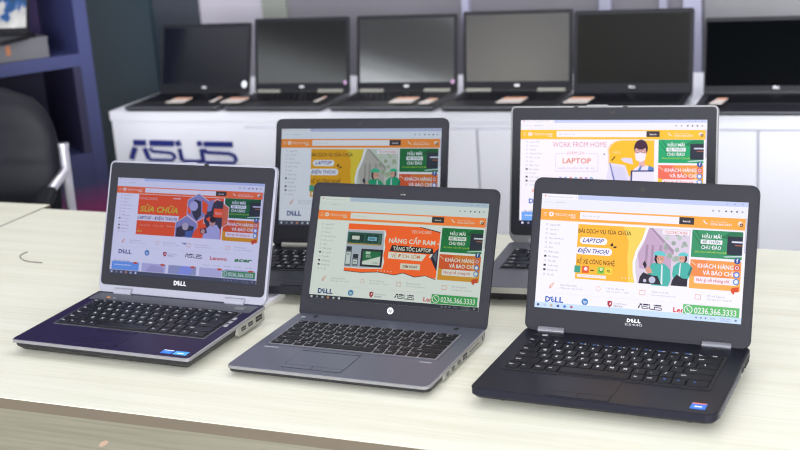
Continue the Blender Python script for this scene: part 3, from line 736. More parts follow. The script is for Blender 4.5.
def marktext(txt, w, h, z, m_):
    def f(lid, s0, Lh, hw):
        a = Art(lambda a_, b_, l: (a_, -.0008, b_)); a.g = 'model_mark'
        a.text(txt, 0, z, h, m_, 0, w=w, align='C', bold=.01, flip=1); a.build(lid)
    return f
def latch(xs, m_, w=.004, top=0):
    def f(lid, s0, Lh, hw):
        for x in xs:
            mb = MB(); mb.box(x - w, x + w, -.0022, .0005, Lh - .0045 - top, Lh - .0008 - top, m_); mb.build('latch', lid)
    return f
def top_catch(x0, x1, m_):
    def f(lid, s0, Lh, hw):
        mb = MB(); mb.box(x0, x1, -.001, .006, Lh - .001, Lh + .0016, m_); mb.build('lid_catch', lid)
    return f
def deck_marks(items):
    def f(root, zf, t):
        for nm, (x0, x1, y0, y1), m_, hgt in items:
            mb = MB(); mb.box(x0, x1, y0, y1, t, t + hgt, m_); mb.xf(zf); mb.build(nm, root)
    return f
def side_vents(hw, ys, z0, z1, m_, nm='side_vent'):
    def f(root, zf, t):
        mb = MB()
        for (a, b) in ys: mb.box(hw - .002, hw + .0004, a, b, z0, z1, m_)
        mb.xf(zf); mb.build(nm, root)
    return f

PAGE_A = dict(name='A', kind='repair', h0=.088, h1=.158, b0=.162, s=.878, white=(176, 178, 210), orange=(184, 84, 58), banner=(180, 64, 42), yellow=(0, 0, 0),
    green=(28, 110, 66), card=(240, 88, 50), card2=(240, 165, 40), badge=(.775, .885, .948), badgecol=(70, 160, 95), task=(56, 62, 88), t0=.962, fv=lambda w_: .655 + .92 * (w_ - .8))
PAGE_B = dict(name='B', kind='ram', h0=.136, h1=.224, b0=.25, s=1.0, white=(188, 197, 190), orange=(212, 114, 50), banner=(216, 88, 32), yellow=(0, 0, 0),
    green=(24, 132, 70), card=(244, 96, 44), card2=(240, 166, 50), badge=(.73, .872, .958), badgecol=(64, 178, 92), task=(42, 44, 54), t0=.962)
PAGE_C = dict(name='C', kind='riders', h0=.134, h1=.229, b0=.25, s=1.0, white=(238, 235, 247), orange=(244, 166, 70), banner=(248, 180, 58), yellow=(255, 224, 96),
    photo=(228, 216, 226), house=(206, 176, 200), jacket=(80, 190, 172), helmet=(108, 214, 210), green=(62, 156, 106), card=(252, 150, 82), card2=(255, 184, 86),
    badge=(.73, .872, .958), badgecol=(104, 200, 112), task=(196, 218, 248), t0=.95)
PAGE_D = dict(name='D', kind='riders', h0=.106, h1=.195, b0=.208, s=1.04, white=(178, 186, 197), orange=(186, 112, 44), banner=(172, 128, 18), yellow=(246, 214, 60),
    photo=(212, 218, 200), house=(196, 190, 176), jacket=(40, 170, 120), helmet=(60, 200, 150), green=(20, 120, 62), card=(236, 96, 50), card2=(236, 150, 40),
    badge=(.73, .86, .94), badgecol=(64, 170, 92), task=(58, 62, 76), t0=.955, fv=lambda w_: .208 + 1.0 * (w_ - .25))
PAGE_E = dict(name='E', kind='home', h0=.092, h1=.178, b0=.186, s=.94, white=(246, 240, 252), orange=(248, 192, 50), banner=(255, 255, 255), yellow=(0, 0, 0),
    green=(40, 176, 112), card=(250, 122, 96), card2=(252, 208, 62), badge=(.775, .885, .948), badgecol=(70, 190, 110), task=(36, 36, 62), t0=.955, fv=lambda w_: .66 + .9 * (w_ - .8))

GRP = 'open laptops showing a web shop on the light wood table'
common_dell_kb = dict(gap=(.0012, .0012), kh=.0034, taper=.0019)

LA = dict(x=-.393, y=2.1402, yaw=-.4466, tilt=.3696, W=.346, D=.2318, t=.029, wd=.0042, s0=.0338, L=.2359, g=-.002,
    SW=.3094 * .983, SH=.174 * .985, label='open laptop with silver lid rim and purple-tinted palm rest, repair banner on its screen', group=GRP,
    prof=[(.016, .004), (.012, .005), (.005, .014), (.003, .0225)], rim=(.0025, .0215, 0, .0282), m_base=M['black'], m_rim=M['silver'], m_deck=M['navy_deck'],
    kb=(-.144, .149, -.152, -.042), m_tray=M['graphite'], m_pit=M['key_pit'], m_key=M['key_gloss'], m_leg=M['legend'],
    strip=(-.165, .165, -.036, -.006), m_strip=M['graphite'],
    tp=(-.056, .027, -.208, -.168), btn=[(-.05, -.012, -.222, -.21), (-.012, .026, -.222, -.21), (-.05, -.012, -.166, -.157), (-.012, .026, -.166, -.157)], m_line=M['black'], m_pad=M['navy_deck'], m_btn=M['navy_deck'],
    stickers=[((.114, .134, -.222, -.209), [M['blue_sticker'], M['white_sticker'], M['sky_sticker']], 'small dark blue maker sticker'), ((.137, .161, -.222, -.209), [M['sky_sticker'], M['blue_sticker'], M['white_sticker']], 'small light blue processor sticker')],
    port_panel=(-.088, -.004, .0065, .024), ports=[(-.078, -.064, .0125, .0195), (-.056, -.042, .0125, .0195), (-.032, -.012, .0115, .0205)],
    hinges=[(-.134, -.098), (.096, .134)], m_hinge=M['silver_paint'], hr=.0075, m_lid=M['silver_paint'], m_bezel=M['bezel'], bezel=(.0035, .0125, .0032), bbr=.009,
    lr=.010, lb=.017, lb0=-.004, edge=.0012, th=.009, r=.007,
    extras=[('marks', deck_marks([('power_button', (.128, .146, -.026, -.016), M['silver'], .001), ('status_light', (-.134, -.126, -.026, -.022), M['amber'], .0007), ('status_light', (-.120, -.114, -.027, -.023), M['legend_dim'], .0007),
        ('volume_button', (.152, .158, -.07, -.062), M['legend_dim'], .0012), ('volume_button', (.153, .159, -.085, -.077), M['legend_dim'], .0012), ('volume_button', (.154, .160, -.1, -.092), M['legend_dim'], .0012)]))],
    lid_extras=[('logo', rotmark(M['logo'], 'DELL', .026, .0075, .0255)), ('catch', top_catch(-.012, .012, M['silver_paint'])), ('latch', latch([.032], M['deep']))], page=PAGE_A, **common_dell_kb)
LB = dict(x=-.0295, y=1.979, yaw=-.4398, tilt=.4379, W=.3345, D=.2324, t=.0175, wd=.001, s0=.026, L=.2227, g=-.0024,
    SW=.3094 * .9785, SH=.174 * .992, label='open thin silver-grey laptop with memory upgrade banner on its screen, in front centre', group=GRP,
    fi=3.0, port_panel=(-.178, -.008, .0035, .0128), prof=[(.0065, .0025), (.004, .004), (.001, .0065), (.0007, .0125)], rim=(.001, .0118, 0, .0172), m_base=M['black'], m_rim=M['grey_edge'], m_deck=M['grey_metal'],
    kb=(-.1455, .138, -.135, -.0335), m_tray=M['grey_metal'], m_pit=M['silver'], m_key=M['key'], m_leg=M['legend_dim'], gap=(.0032, .0032), kh=.0022, taper=.0004,
    tp=(-.079, .0205, -.2045, -.151), btn=[(-.079, -.0295, -.217, -.206), (-.0295, .0205, -.217, -.206), (-.079, .0205, -.1495, -.1435)], m_line=M['bezel_dark'], m_pad=M['grey_metal'], m_btn=M['grey_metal'],
    ports=[(-.166, -.155, .006, .0115), (-.145, -.134, .006, .0115), (-.122, -.110, .006, .0115), (-.1, -.083, .0052, .0125), (-.07, -.032, .0065, .0092), (-.018, -.014, .006, .0118)],
    m_hinge=M['bezel_dark'], hinges=[], m_lid=M['bezel_dark'], m_bezel=M['bezel'], bezel=(.0042, .004, .0042), bbr=.006, lr=.011, lb=.009, lb0=-.004, th=.007, r=.011,
    extras=[('marks', deck_marks([('hinge_notch', (-.132, -.126, -.013, -.004), M['deep'], .0006), ('hinge_notch', (.118, .124, -.013, -.004), M['deep'], .0006), ('power_button', (-.152, -.146, -.016, -.012), M['legend_dim'], .0006),
        ('deck_mark', (-.147, -.122, -.1485, -.146), M['legend_dim'], .0003), ('deck_mark', (.118, .137, -.149, -.147), M['legend_dim'], .0003)]))],
    lid_extras=[('logo', rotmark(M['logo'], 'hp', .011, .011, .0157)), ('m', marktext('840', .009, .002, .206, M['legend_dim']))], page=PAGE_B)
LC = dict(x=.3343, y=1.8032, yaw=-.4545, tilt=.3342, W=.3404, D=.2351, t=.0274, wd=.002, s0=.035, L=.2347, g=.006,
    SW=.3094 * 1.006, SH=.174 * 1.0037, label='open black laptop with blue sticker on palm rest, two riders on its bright screen', group=GRP,
    prof=[(.010, .0095), (.004, .011), (.0012, .0155)], rim=(.0008, .0150, 0, .0268), m_base=M['black'], m_rim=M['black_deck'], m_deck=M['black_deck'],
    kb=(-.147, .1435, -.158, -.044), m_tray=M['bezel_dark'], m_pit=M['key_pit'], m_key=M['key'], m_leg=M['legend'], blue=True,
    tp=(-.061, .0275, -.215, -.163), btn=[(-.061, -.0165, -.2325, -.217), (-.0165, .0275, -.2325, -.217)], m_line=M['deep'], m_pad=M['black_deck'], m_btn=M['black_deck'],
    stickers=[((.133, .153, -.222, -.204), [M['blue_sticker'], M['orange_sticker'], M['white_sticker']], 'small square blue processor sticker')],
    ports=[(-.062, -.05, .014, .0205)], hinges=[(-.146, -.105), (.103, .145)], m_hinge=M['hinge_dark'], hr=.0072, m_lid=M['bezel_dark'], m_bezel=M['bezel'], bezel=(.0028, .004, .003), bbr=.010,
    lr=.013, lb=.013, lb0=-.001, th=.009, r=.014,
    extras=[('vents', side_vents(.1702, [(-.215 + i * .011, -.2075 + i * .011) for i in range(13)], .013, .0225, M['graphite'])), ('tray', side_vents(.1702, [(-.04, -.012)], .0125, .0205, M['deep'], 'card_slot')),
        ('marks', deck_marks([('volume_button', (-.146 + i * .012, -.138 + i * .012, -.026, -.0225), M['legend_dim'] if i == 1 else M['deep'], .0012) for i in range(4)] + [('power_button', (.118, .137, -.02, -.0175), M['deep'], .0008)]))],
    lid_extras=[('logo', rotmark(M['logo'], 'DELL', .021, .0052, .0268)), ('m', marktext('E5440', .026, .0034, .0192, M['legend_dim']))], page=PAGE_C, **common_dell_kb)
LD = dict(x=-.0826, y=2.3654, yaw=-.3316, tilt=.3261, W=.348, D=.2351, t=.032, wd=.0026, s0=.0407, L=.2465, g=.009,
    SW=.3094 * 1.044, SH=.174 * 1.069, label='open dark laptop behind the thin silver-grey one, its lower screen hidden', group=GRP,
    foot=.09, prof=[(.014, .0128), (.008, .0135), (.0015, .019)], rim=(.0012, .0185, 0, .0314), m_base=M['black'], m_rim=M['bezel_dark'], m_deck=M['black_deck'],
    kb=(-.156, .15, -.145, -.04), m_tray=M['bezel_dark'], m_pit=M['key_pit'], m_key=M['key'], m_leg=M['legend'], tp=(-.065, .03, -.215, -.17), btn=[(-.065, -.018, -.228, -.217), (-.018, .03, -.228, -.217)], m_line=M['deep'], m_pad=M['black_deck'], m_btn=M['black_deck'],
    hinges=[(-.152, -.098), (.098, .152)], m_hinge=M['silver_side'], hr=.006, m_lid=M['bezel_dark'], m_bezel=M['bezel'], bezel=(.003, .013, .003), bbr=.006, lr=.012, lb=.008, lb0=.002, th=.009, r=.012,
    lid_extras=[('logo', rotmark(M['logo'], 'oval', .016, .007, .027))], page=PAGE_D, **common_dell_kb)
LE = dict(x=.3776, y=2.2537, yaw=-.351, tilt=.2543, W=.3773, D=.2484, t=.033, wd=.0021, s0=.0326, L=.2531, g=.0005,
    SW=.3442 * .983, SH=.1936 * 1.004, label='largest open laptop, grey with silver lid rim, showing a work from home banner', group=GRP,
    prof=[(.016, .004), (.008, .008), (.003, .021)], rim=(.002, .0205, 0, .0318), m_base=M['black'], m_rim=M['silver_side'], m_deck=M['graphite'],
    kb=(-.165, .165, -.152, -.045), m_tray=M['graphite'], m_pit=M['key_pit'], m_key=M['key_gloss'], m_leg=M['legend'], tp=(-.065, .03, -.22, -.178), btn=[(-.065, -.018, -.235, -.222), (-.018, .03, -.235, -.222)], m_line=M['black'], m_pad=M['graphite'], m_btn=M['graphite'],
    hinges=[(-.15, -.11), (.11, .15)], m_hinge=M['silver'], hr=.0075, m_lid=M['grey_edge'], m_bezel=M['bezel_dark'], bezel=(.0032, .0135, .003), bbr=.009, lr=.009, lb=.022, lb0=-.003, th=.010, r=.018,
    lid_extras=[('catch', top_catch(-.046, -.008, M['grey_edge'])), ('latch', latch([-.066, .024], M['deep'])), ('logo', rotmark(M['logo'], 'DELL', .026, .0075, .0225))], page=PAGE_E, **common_dell_kb)
for L_ in (LA, LB, LC, LD, LE): laptop(L_)

# ------------------------------------------------------------------ tables
top_m = wood('cream_wood_laminate', (226, 226, 213), (219, 218, 202), (246, 245, 239), 0.34)
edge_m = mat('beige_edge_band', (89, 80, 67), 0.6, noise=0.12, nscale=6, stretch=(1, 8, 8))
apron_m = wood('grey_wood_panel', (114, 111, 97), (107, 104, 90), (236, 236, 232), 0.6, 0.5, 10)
leg_m = mat('white_table_leg', (225, 225, 225), 0.4)
TY = math.radians(-25.0)
def tloc(px, py, o):
    c, s_ = math.cos(-TY), math.sin(-TY); dx, dy = px - o[0], py - o[1]
    return (c * dx - s_ * dy, s_ * dx + c * dy)
def table(name, o, world_pts, label, legs, group=None):
    root = empty(name, (o[0], o[1], -.75), TY, label, 'table', group)
    pts = [tloc(*p, o) for p in world_pts]
    mb = MB()
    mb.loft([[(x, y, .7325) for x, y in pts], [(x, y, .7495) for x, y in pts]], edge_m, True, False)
    mb.add([(x, y, .7495) for x, y in pts] , [tuple(range(len(pts)))], top_m)
    cx = sum(p[0] for p in pts) / len(pts); cy = sum(p[1] for p in pts) / len(pts)
    mb.loft([[(x, y, .7495) for x, y in pts], [(x + .0005 * (1 if x < cx else -1), y + .0005 * (1 if y < cy else -1), .75) for x, y in pts]], top_m, False, True)
    mb.build('tabletop', root)
    # front panel under the edge
    (ax, ay), (bx, by) = pts[-2], pts[-1]
    yy = min(ay, by)
    mb = MB()
    xs0, xs1 = min(ax, bx), max(ax, bx)
    sl = ((ay - by) / (ax - bx)) if ax != bx else 0
    f = lambda x: by + sl * (x - bx)
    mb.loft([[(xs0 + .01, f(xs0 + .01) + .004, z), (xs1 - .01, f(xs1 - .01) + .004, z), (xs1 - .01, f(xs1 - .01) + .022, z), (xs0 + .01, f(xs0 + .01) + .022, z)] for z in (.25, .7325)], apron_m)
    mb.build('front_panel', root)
    for (lx, ly) in legs:
        mb = MB(); mb.box(lx - .025, lx + .025, ly - .025, ly + .025, 0, .7325, leg_m); mb.build('leg', root)
    return root
C0 = (-.8376, 2.975)
BRp = (1.45, 1.893)
# direction of the left side, towards the camera
d = (-.3795, -.9252)
FL = (-.8376 + d[0] * 1.0247, 2.975 + d[1] * 1.0247)
fdir = (math.cos(math.radians(-24.14)), math.sin(math.radians(-24.14)))
# front line passes through (-.6181, 1.8172)
def on_front(x): return (x, 1.8172 + (x + .6181) * fdir[1] / fdir[0])
FLx = -1.225
FLp = on_front(FLx); FRp = on_front(1.03)
table('table', C0, [C0, FLp, FRp, BRp][::1][0:1] + [BRp, FRp, FLp], 'long cream wood table with beige edge band that carries five lit laptops', [(.08, -.1), (2.4, -.1), (.08, -.93), (2.4, -.93)])
# neighbouring table on the left
o2 = (C0[0] - .004, C0[1] + .002)
nb = (C0[0] - .004 * fdir[0] + .0, C0[1] + .035)
nf = (FLp[0] - .004, FLp[1] + .002)
sp = lambda p, k: (p[0] - k * math.cos(TY), p[1] - k * math.sin(TY))
table('table', sp(nb, .45), [sp(nb, .42), (nb[0] + .012, nb[1] - .0), nf, sp(nf, .42)], 'second cream table pushed against the long table at the far left', [(.08, -.5), (.4, -.5), (.08, -.9), (.4, -.9)])

# pale chip in the front panel, part of the long table
chipo = bpy.data.objects['front_panel']
def at_table(px, py, z=0.0): return None
th_m = mat('dark_thread', (70, 60, 54), 0.8)
TH = [(27.5, 252), (22, 254), (20, 256), (20.5, 258), (24, 260.5), (30, 261.8), (36, 262.2), (42, 262.8)]
CAMZ, FOC, PITCH, ROLL = .7362, 1297.65, .2753, -.0730
F_ = Vector((0, math.cos(PITCH), -math.sin(PITCH))); R0 = Vector((1, 0, 0)); U0 = R0.cross(F_)
Rv = math.cos(ROLL) * R0 + math.sin(ROLL) * U0; Uv = -math.sin(ROLL) * R0 + math.cos(ROLL) * U0
def ground(px, py, z=0.0):
    dd = F_ + Rv * ((px - 400) / FOC) - Uv * ((py - 225) / FOC)
    k = (z - CAMZ) / dd.z
    return Vector((0, 0, CAMZ)) + dd * k
mb = MB(); mb.tube([ground(*p, .0008) for p in TH], .0009, th_m, 6); tag(mb.build('thread'), 'short curled dark thread lying on the cream table at left', 'thread')

tb_ = chipo.parent; nrm = Vector((-fdir[1], fdir[0], 0)); P0 = Vector((FLp[0], FLp[1], 0))
inv = Matrix.Rotation(-TY, 4, 'Z') @ Matrix.Translation(-Vector((C0[0], C0[1], -.75)))
def on_panel(px, py, dep):
    dd = F_ + Rv * ((px - 400) / FOC) - Uv * ((py - 225) / FOC); o_ = Vector((0, 0, CAMZ))
    k = ((P0 + nrm * (.004 + dep) - o_).dot(nrm)) / dd.dot(nrm); return tuple(inv @ (o_ + dd * k))
cp = [(99, 444.5), (102, 441.5), (106, 440.3), (108.5, 441.5), (107, 444), (103, 446.5), (100, 447)]
mb = MB(); mb.loft([[on_panel(a, b, .001) for a, b in cp], [on_panel(a, b, -.0012) for a, b in cp]], mat('pale_chip', (150, 126, 108), .7)); mb.build('chip_mark', tb_)

# pale slab behind the left laptop
slab = empty('flat_box', (LA['x'], LA['y'], 0), LA['yaw'], 'thin pale lavender box lying flat behind the laptop with the repair banner', 'box')
mb = MB(); bxm = mat('pale_lavender_card', (222, 220, 232), 0.45)
bxs = mat('pale_card_side', (205, 203, 198), 0.5)
mb.loft([rrect(-.135, .1395, .012, .129, .003, 0), rrect(-.135, .1395, .012, .129, .003, .0085)], bxs, True, False)
mb.loft([rrect(-.135, .1395, .012, .129, .003, .0085), rrect(-.1345, .139, .0125, .1285, .003, .009)], bxm, False, True)
mb.build('box_body', slab)
mb = MB(); mb.loft([rrect(-.134, .1385, .013, .128, .003, .0092), rrect(-.134, .1385, .013, .128, .003, .0112)], bxm); mb.build('box_lid', slab)

# ------------------------------------------------------------------ white display counter
CY = math.radians(-21.5)
CO = Vector((.321, 3.671, 0)); cux = Vector((math.cos(CY), math.sin(CY), 0)); cuy = Vector((-math.sin(CY), math.cos(CY), 0))
ZT = .0132
white_m = mat('white_lacquer', (236, 237, 246), 0.35, noise=0.01, nscale=3)
groove_m = mat('panel_groove', (190, 190, 202), 0.6)
counter = empty('display_counter', (CO.x, CO.y, -.75), CY, 'white display counter with blue letters on its front, behind the table', 'counter')
H_ = ZT + .75
mb = MB(); mb.box(-1.322, 2.0, .004, .62, .05, H_ - .03, white_m); mb.box(-1.29, 2.0, .03, .6, 0, .05, M['bezel_dark']); mb.build('body', counter)
mb = MB(); mb.loft([rrect(-1.327, 2.02, 0, .63, .004, H_ - .03), rrect(-1.327, 2.02, 0, .63, .004, H_)], white_m); mb.build('worktop', counter)
for (a, b) in ((-.837, -.087), (-.079, .704), (.712, 1.46)):
    mb = MB(); mb.loft([rrect(a, b, .1, H_ - .052, .002, z_, 2, 'xz') for z_ in (.004, -.0035)], white_m); mb.build('front_panel', counter)
mb = MB(); mb.box(-.8405, 1.46, .0034, .0042, .095, H_ - .047, groove_m); mb.build('groove', counter)
lm = mat('letter_blue', (26, 38, 118), 0.4)
a = Art(lambda a_, b_, l: (a_, .0038 - l * .001, b_)); a.g = 'sign_letters'
# solid raised letters
def solid_strokes(x0, z1, x1, z0):
    mb = MB()
    kx = (x1 - x0) / 520.0; kz = (z1 - z0) / 118.0
    for pts, w in ASUS_STROKES:
        vs, fs = stroke2d(pts, w * 1.18)
        q = [(x0 + (p[0] - 50) * kx, z1 - (p[1] - 106) * kz) for p in vs]; n = len(q)
        V = [(p[0], .004, p[1]) for p in q] + [(p[0], -.003, p[1]) for p in q]
        Fc = [tuple(i + n for i in f_) for f_ in fs] + [tuple(reversed(f_)) for f_ in fs]
        ring = list(range(0, n, 2)) + list(range(n - 1, 0, -2))
        for i in range(len(ring)):
            j = (i + 1) % len(ring); Fc.append((ring[i], ring[j], ring[j] + n, ring[i] + n))
        mb.add(V, Fc, lm)
    return mb
o = solid_strokes(-1.272, H_ - ZT - .0805, -.878, H_ - ZT - .1545).build('sign_letters', counter); o['label'] = 'dark blue raised letters reading ASUS'

# ------------------------------------------------------------------ laptops on the counter
cg = 'dark laptops in a row on the white counter'
def glass(nm, col, rough, sp_, ior=1.5): return mat(nm, col, rough, 0.0, spec=sp_, ior=ior)
def clap(ux, w, zt_lid, tilt, label, glassm, logo=True, hinges=None, sticker=None, D=.235, L=.235, th_=.02, uy=.235, deck=None, bz=.012, rz=0, lid_m=None, sb=.03):
    p = CO + cux * ux + cuy * (uy - .012)
    Ld = dict(x=p.x, y=p.y, z=ZT, yaw=CY + rz, tilt=tilt, W=w, D=D, t=th_, wd=.002, s0=sb, L=L, g=.004, SW=w - 2 * bz, SH=L - sb - .013, label=label, group=cg,
        prof=[(.012, .003), (.005, .006), (.001, .012)], rim=(.001, .0115, 0, th_ - .0006), m_base=M['black'], m_rim=M['graphite'], m_deck=deck or M['black'],
        kb=(-w / 2 + .02, w / 2 - .02, -.145, -.035), m_tray=M['black'], m_pit=M['key_pit'], m_key=M['key'], m_leg=M['legend'], tp=(-.06, .03, -.215, -.165), btn=[], m_line=M['deep'], m_pad=deck or M['black'], m_btn=M['black'],
        hinges=hinges or [], m_hinge=M['silver_side'], hr=.0085, m_lid=lid_m or M['black'], m_bezel=M['bezel_dark'], bezel=(.003, .006, .003), lr=.008, lb=.008, lb0=-.002, th=.008, r=.008, small=True,
        m_glass=glassm, kh=.0028, gap=(.003, .003))
    ex = []
    if logo: ex.append(('logo', rotmark(M['logo'], 'oval' if logo is True else logo, .019, .008 if logo is True else .007, .017)))
    if sticker:
        def stf(lid, s0, Lh, hw, s=sticker):
            mb = MB(); mb.loft([[(s[0] + s[1] * math.cos(2 * PI * k / 16), y_, s[2] + s[3] * math.sin(2 * PI * k / 16)) for k in range(16)] for y_ in (-.0005, -.0009)], s[4]); mb.build('sticker', lid)
        ex.append(('s', stf))
    Ld['lid_extras'] = ex
    return laptop(Ld)
pinkst = mat('sticker_lilac', (205, 160, 205), 0.4)
clap(-1.094, .335, .25, math.radians(17), 'dark laptop at the left end of the counter, white round sticker on lid', glass('glass_blue_black', (14, 16, 26), .18, .5, 1.7), sticker=(.148, .010, .026, .012, M['white_sticker']), L=.229, rz=.01)
clap(-.737, .335, .27, math.radians(11.5), 'black laptop second from left on the counter, right of the one with a white sticker', glass('glass_grey', (12, 14, 15), .10, .5, 2.0), hinges=[(-.155, -.075), (.06, .145)], sticker=(.152, .005, .03, .007, pinkst), L=.238)
clap(-.377, .335, .27, math.radians(11), 'black laptop third from left on the counter, with pale reflection on its screen', glass('glass_light_grey', (16, 18, 20), .07, .5, 3.6), hinges=[(-.155, -.075), (.06, .145)], sticker=(.152, .006, .03, .007, pinkst), L=.238)
clap(-.02, .342, .272, math.radians(10), 'black laptop fourth from left on the counter, with greyish lit screen', glass('glass_mid_grey', (18, 18, 22), .24, .5, 1.75), hinges=[(-.16, -.08), (.065, .15)], L=.242)
clap(.335, .348, .26, math.radians(12), 'dark laptop second from right on the counter with olive-black matte screen', glass('glass_olive', (13, 13, 11), .35, .15), logo='DELL', L=.24, uy=.2, deck=M['bezel_dark'], lid_m=M['bezel_dark'], sb=.028)
clap(.74, .40, .26, math.radians(14), 'glossy black laptop at the right end of the counter, cut by picture edge', glass('glass_black', (2, 4, 6), .1, .05, 1.3), logo='DELL', L=.215, uy=.19, deck=M['bezel_dark'], bz=.006, sb=.022, D=.25, th_=.018)

# price cards
card_w = mat('card_white', (205, 196, 192), 0.4); card_o = mat('card_orange', (205, 150, 122), 0.5)
cards = [(-1.088, .062, .075, 'white price card with orange edge on the leftmost counter laptop', 0.05), (-.962, .075, .028, 'small beige tag between the two leftmost counter laptops', .1), (-.888, .062, .082, 'white price card at the front left corner of the second counter laptop', -.05),
         (-.60, .075, .026, 'small beige tag at the right side of the second counter laptop', 0), (-.318, .056, .085, 'white price card with orange edge on the third counter laptop', 0.04), (-.236, .04, .045, 'short pinkish tag at the right corner of the third counter laptop', -.1),
         (.015, .052, .086, 'white price card with orange edge on the fourth counter laptop', .03), (.212, .05, .082, 'white price card at the left corner of the olive-black laptop', 0), (.603, .03, .045, 'beige card at the corner between the two rightmost counter laptops', 0)]
for i, (ux, uy, w, lab, rz) in enumerate(cards):
    p = CO + cux * ux + cuy * (uy - .014)
    e = empty('price_card', (p.x, p.y, ZT + .0238), CY + rz, lab, 'price card', 'cards lying on the counter laptops')
    mb = MB(); mb.loft([[(-w / 2, -.026, z), (w / 2 - .012, -.028, z), (w / 2, .018, z + .006), (-w / 2 + .018, .02, z + .006)] for z in (0, .0025)], card_w); mb.build('card', e)
    mb = MB(); mb.loft([[(-w / 2 + .016, .004, z), (w / 2 - .003, .004, z), (w / 2 - .001, .0175, z + .0018), (-w / 2 + .019, .0175, z + .0018)] for z in (.0066, .0074)], card_o); mb.build('colour_band', e)

# ------------------------------------------------------------------ shelf unit, teal panel, wall
def shade(nm, stops, rough=.4, axis='z', lo=0, hi=1, coat=0.0):
    m = bpy.data.materials.new(nm); m.use_nodes = True; nt = m.node_tree; b = nt.nodes['Principled BSDF']
    tc = nt.nodes.new('ShaderNodeTexCoord'); sp_ = nt.nodes.new('ShaderNodeSeparateXYZ'); mr = nt.nodes.new('ShaderNodeMapRange')
    mr.inputs['From Min'].default_value = lo; mr.inputs['From Max'].default_value = hi
    cr = nt.nodes.new('ShaderNodeValToRGB')
    els = cr.color_ramp.elements
    while len(els) < len(stops): els.new(0.5)
    for e_, (pz, c_) in zip(els, stops): e_.position = pz; e_.color = (*rgb(*c_), 1)
    nt.links.new(tc.outputs['Object'], sp_.inputs[0]); nt.links.new(sp_.outputs['XYZ'.index(axis.upper())], mr.inputs['Value'])
    nt.links.new(mr.outputs[0], cr.inputs[0]); nt.links.new(cr.outputs[0], b.inputs['Base Color'])
    b.inputs['Roughness'].default_value = rough; b.inputs['Coat Weight'].default_value = coat
    return m
blue_m = mat('blue_violet_laminate', (54, 60, 104), 0.45)
blue_front = shade('printed_blue_to_magenta_laminate', [(0.0, (118, 30, 88)), (.46, (118, 30, 88)), (.62, (44, 48, 88)), (1.0, (54, 60, 104))], .45, 'z', .2, .75)
purp_m = mat('purple_back_panel', (60, 40, 98), 0.5)
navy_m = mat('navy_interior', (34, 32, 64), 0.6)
SY = math.radians(31)
sd = Vector((math.cos(SY), math.sin(SY), 0)); sn = Vector((-math.sin(SY), math.cos(SY), 0))   # sn points into the unit
# right end of the unit's front: seen at pixel (92, 60)
dd = F_ + Rv * ((93 - 400) / FOC) - Uv * ((60 - 225) / FOC)
Pc = Vector((0, 0, CAMZ)) + dd * (4.15 / dd.y); Pc.z = 0
shelf = empty('shelf_unit', (Pc.x, Pc.y, -.75), SY, 'blue and purple shelf unit with open bays at the far left', 'shelf unit')
ZS = .211 + .75   # shelf board top
print('shelf corner', Pc)
mb = MB(); mb.box(-.042, 0, 0, .4, 0, 2.5, blue_front); mb.build('side_panel', shelf)
mb = MB(); mb.box(-.8, -.0422, .38, .4, 0, 2.5, purp_m); mb.build('back_panel', shelf)
mb = MB(); mb.box(-.8, -.0422, .0, .379, ZS - .04, ZS, blue_m); mb.build('shelf_board', shelf)
mb = MB(); mb.box(-.8, -.0422, .02, .379, ZS + .5, ZS + .54, blue_m); mb.build('shelf_board', shelf)
mb = MB(); mb.box(-.8, -.0422, .001, .379, .02, .64, blue_front); mb.build('cupboard', shelf)
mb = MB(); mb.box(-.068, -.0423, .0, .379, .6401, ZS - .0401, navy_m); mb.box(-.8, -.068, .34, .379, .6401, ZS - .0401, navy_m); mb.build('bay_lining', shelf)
mb = MB(); mb.box(-.842, -.8, 0, .4, 0, 2.5, blue_m); mb.build('side_panel', shelf)

# grey box with a laptop on it on the shelf
def on_shelf(x, y, z): 
    q = Pc + sd * x + sn * y; return (q.x, q.y, z - .75)
gb = empty('box', on_shelf(-.30, .02, ZS + .0005), SY, 'grey cardboard box with small orange mark on the blue shelf', 'box')
gm = mat('grey_card', (92, 92, 98), 0.6)
mb = MB(); mb.loft([rrect(-.30, .17, 0, .26, .003, 0), rrect(-.30, .17, 0, .26, .003, .058)], gm); mb.build('box_body', gb)
mb = MB(); mb.loft([rrect(-.302, .172, -.002, .262, .003, .0582), rrect(-.302, .172, -.002, .262, .003, .064)], gm); mb.build('box_lid', gb)
mb = MB(); mb.box(.035, .05, -.0012, 0, .02, .05, mat('orange_mark', (158, 100, 66), .5)); mb.build('orange_mark', gb)
sea = bpy.data.materials.new('blue_sea_picture'); sea.use_nodes = True
nt = sea.node_tree; bs = nt.nodes['Principled BSDF']; tc = nt.nodes.new('ShaderNodeTexCoord'); nz = nt.nodes.new('ShaderNodeTexNoise'); nz.inputs['Scale'].default_value = 14; nz.inputs['Detail'].default_value = 6
cr = nt.nodes.new('ShaderNodeValToRGB')
for e_, (pz, c_) in zip([cr.color_ramp.elements[0], cr.color_ramp.elements[1], cr.color_ramp.elements.new(.5), cr.color_ramp.elements.new(.4)], ((.3, (16, 60, 70)), (1.0, (150, 200, 230)), (.62, (28, 120, 215)), (.45, (18, 80, 150)))): e_.position = pz; e_.color = (*rgb(*c_), 1)
nt.links.new(tc.outputs['Object'], nz.inputs['Vector']); nt.links.new(nz.outputs['Fac'], cr.inputs[0]); nt.links.new(cr.outputs[0], bs.inputs['Emission Color']); bs.inputs['Emission Strength'].default_value = 1.0; bs.inputs['Base Color'].default_value = (.01, .01, .01, 1)
sl = empty('laptop', on_shelf(-.39, .07, ZS + .0641), -.35, 'small laptop with blue sea picture, standing on the grey box', 'laptop')
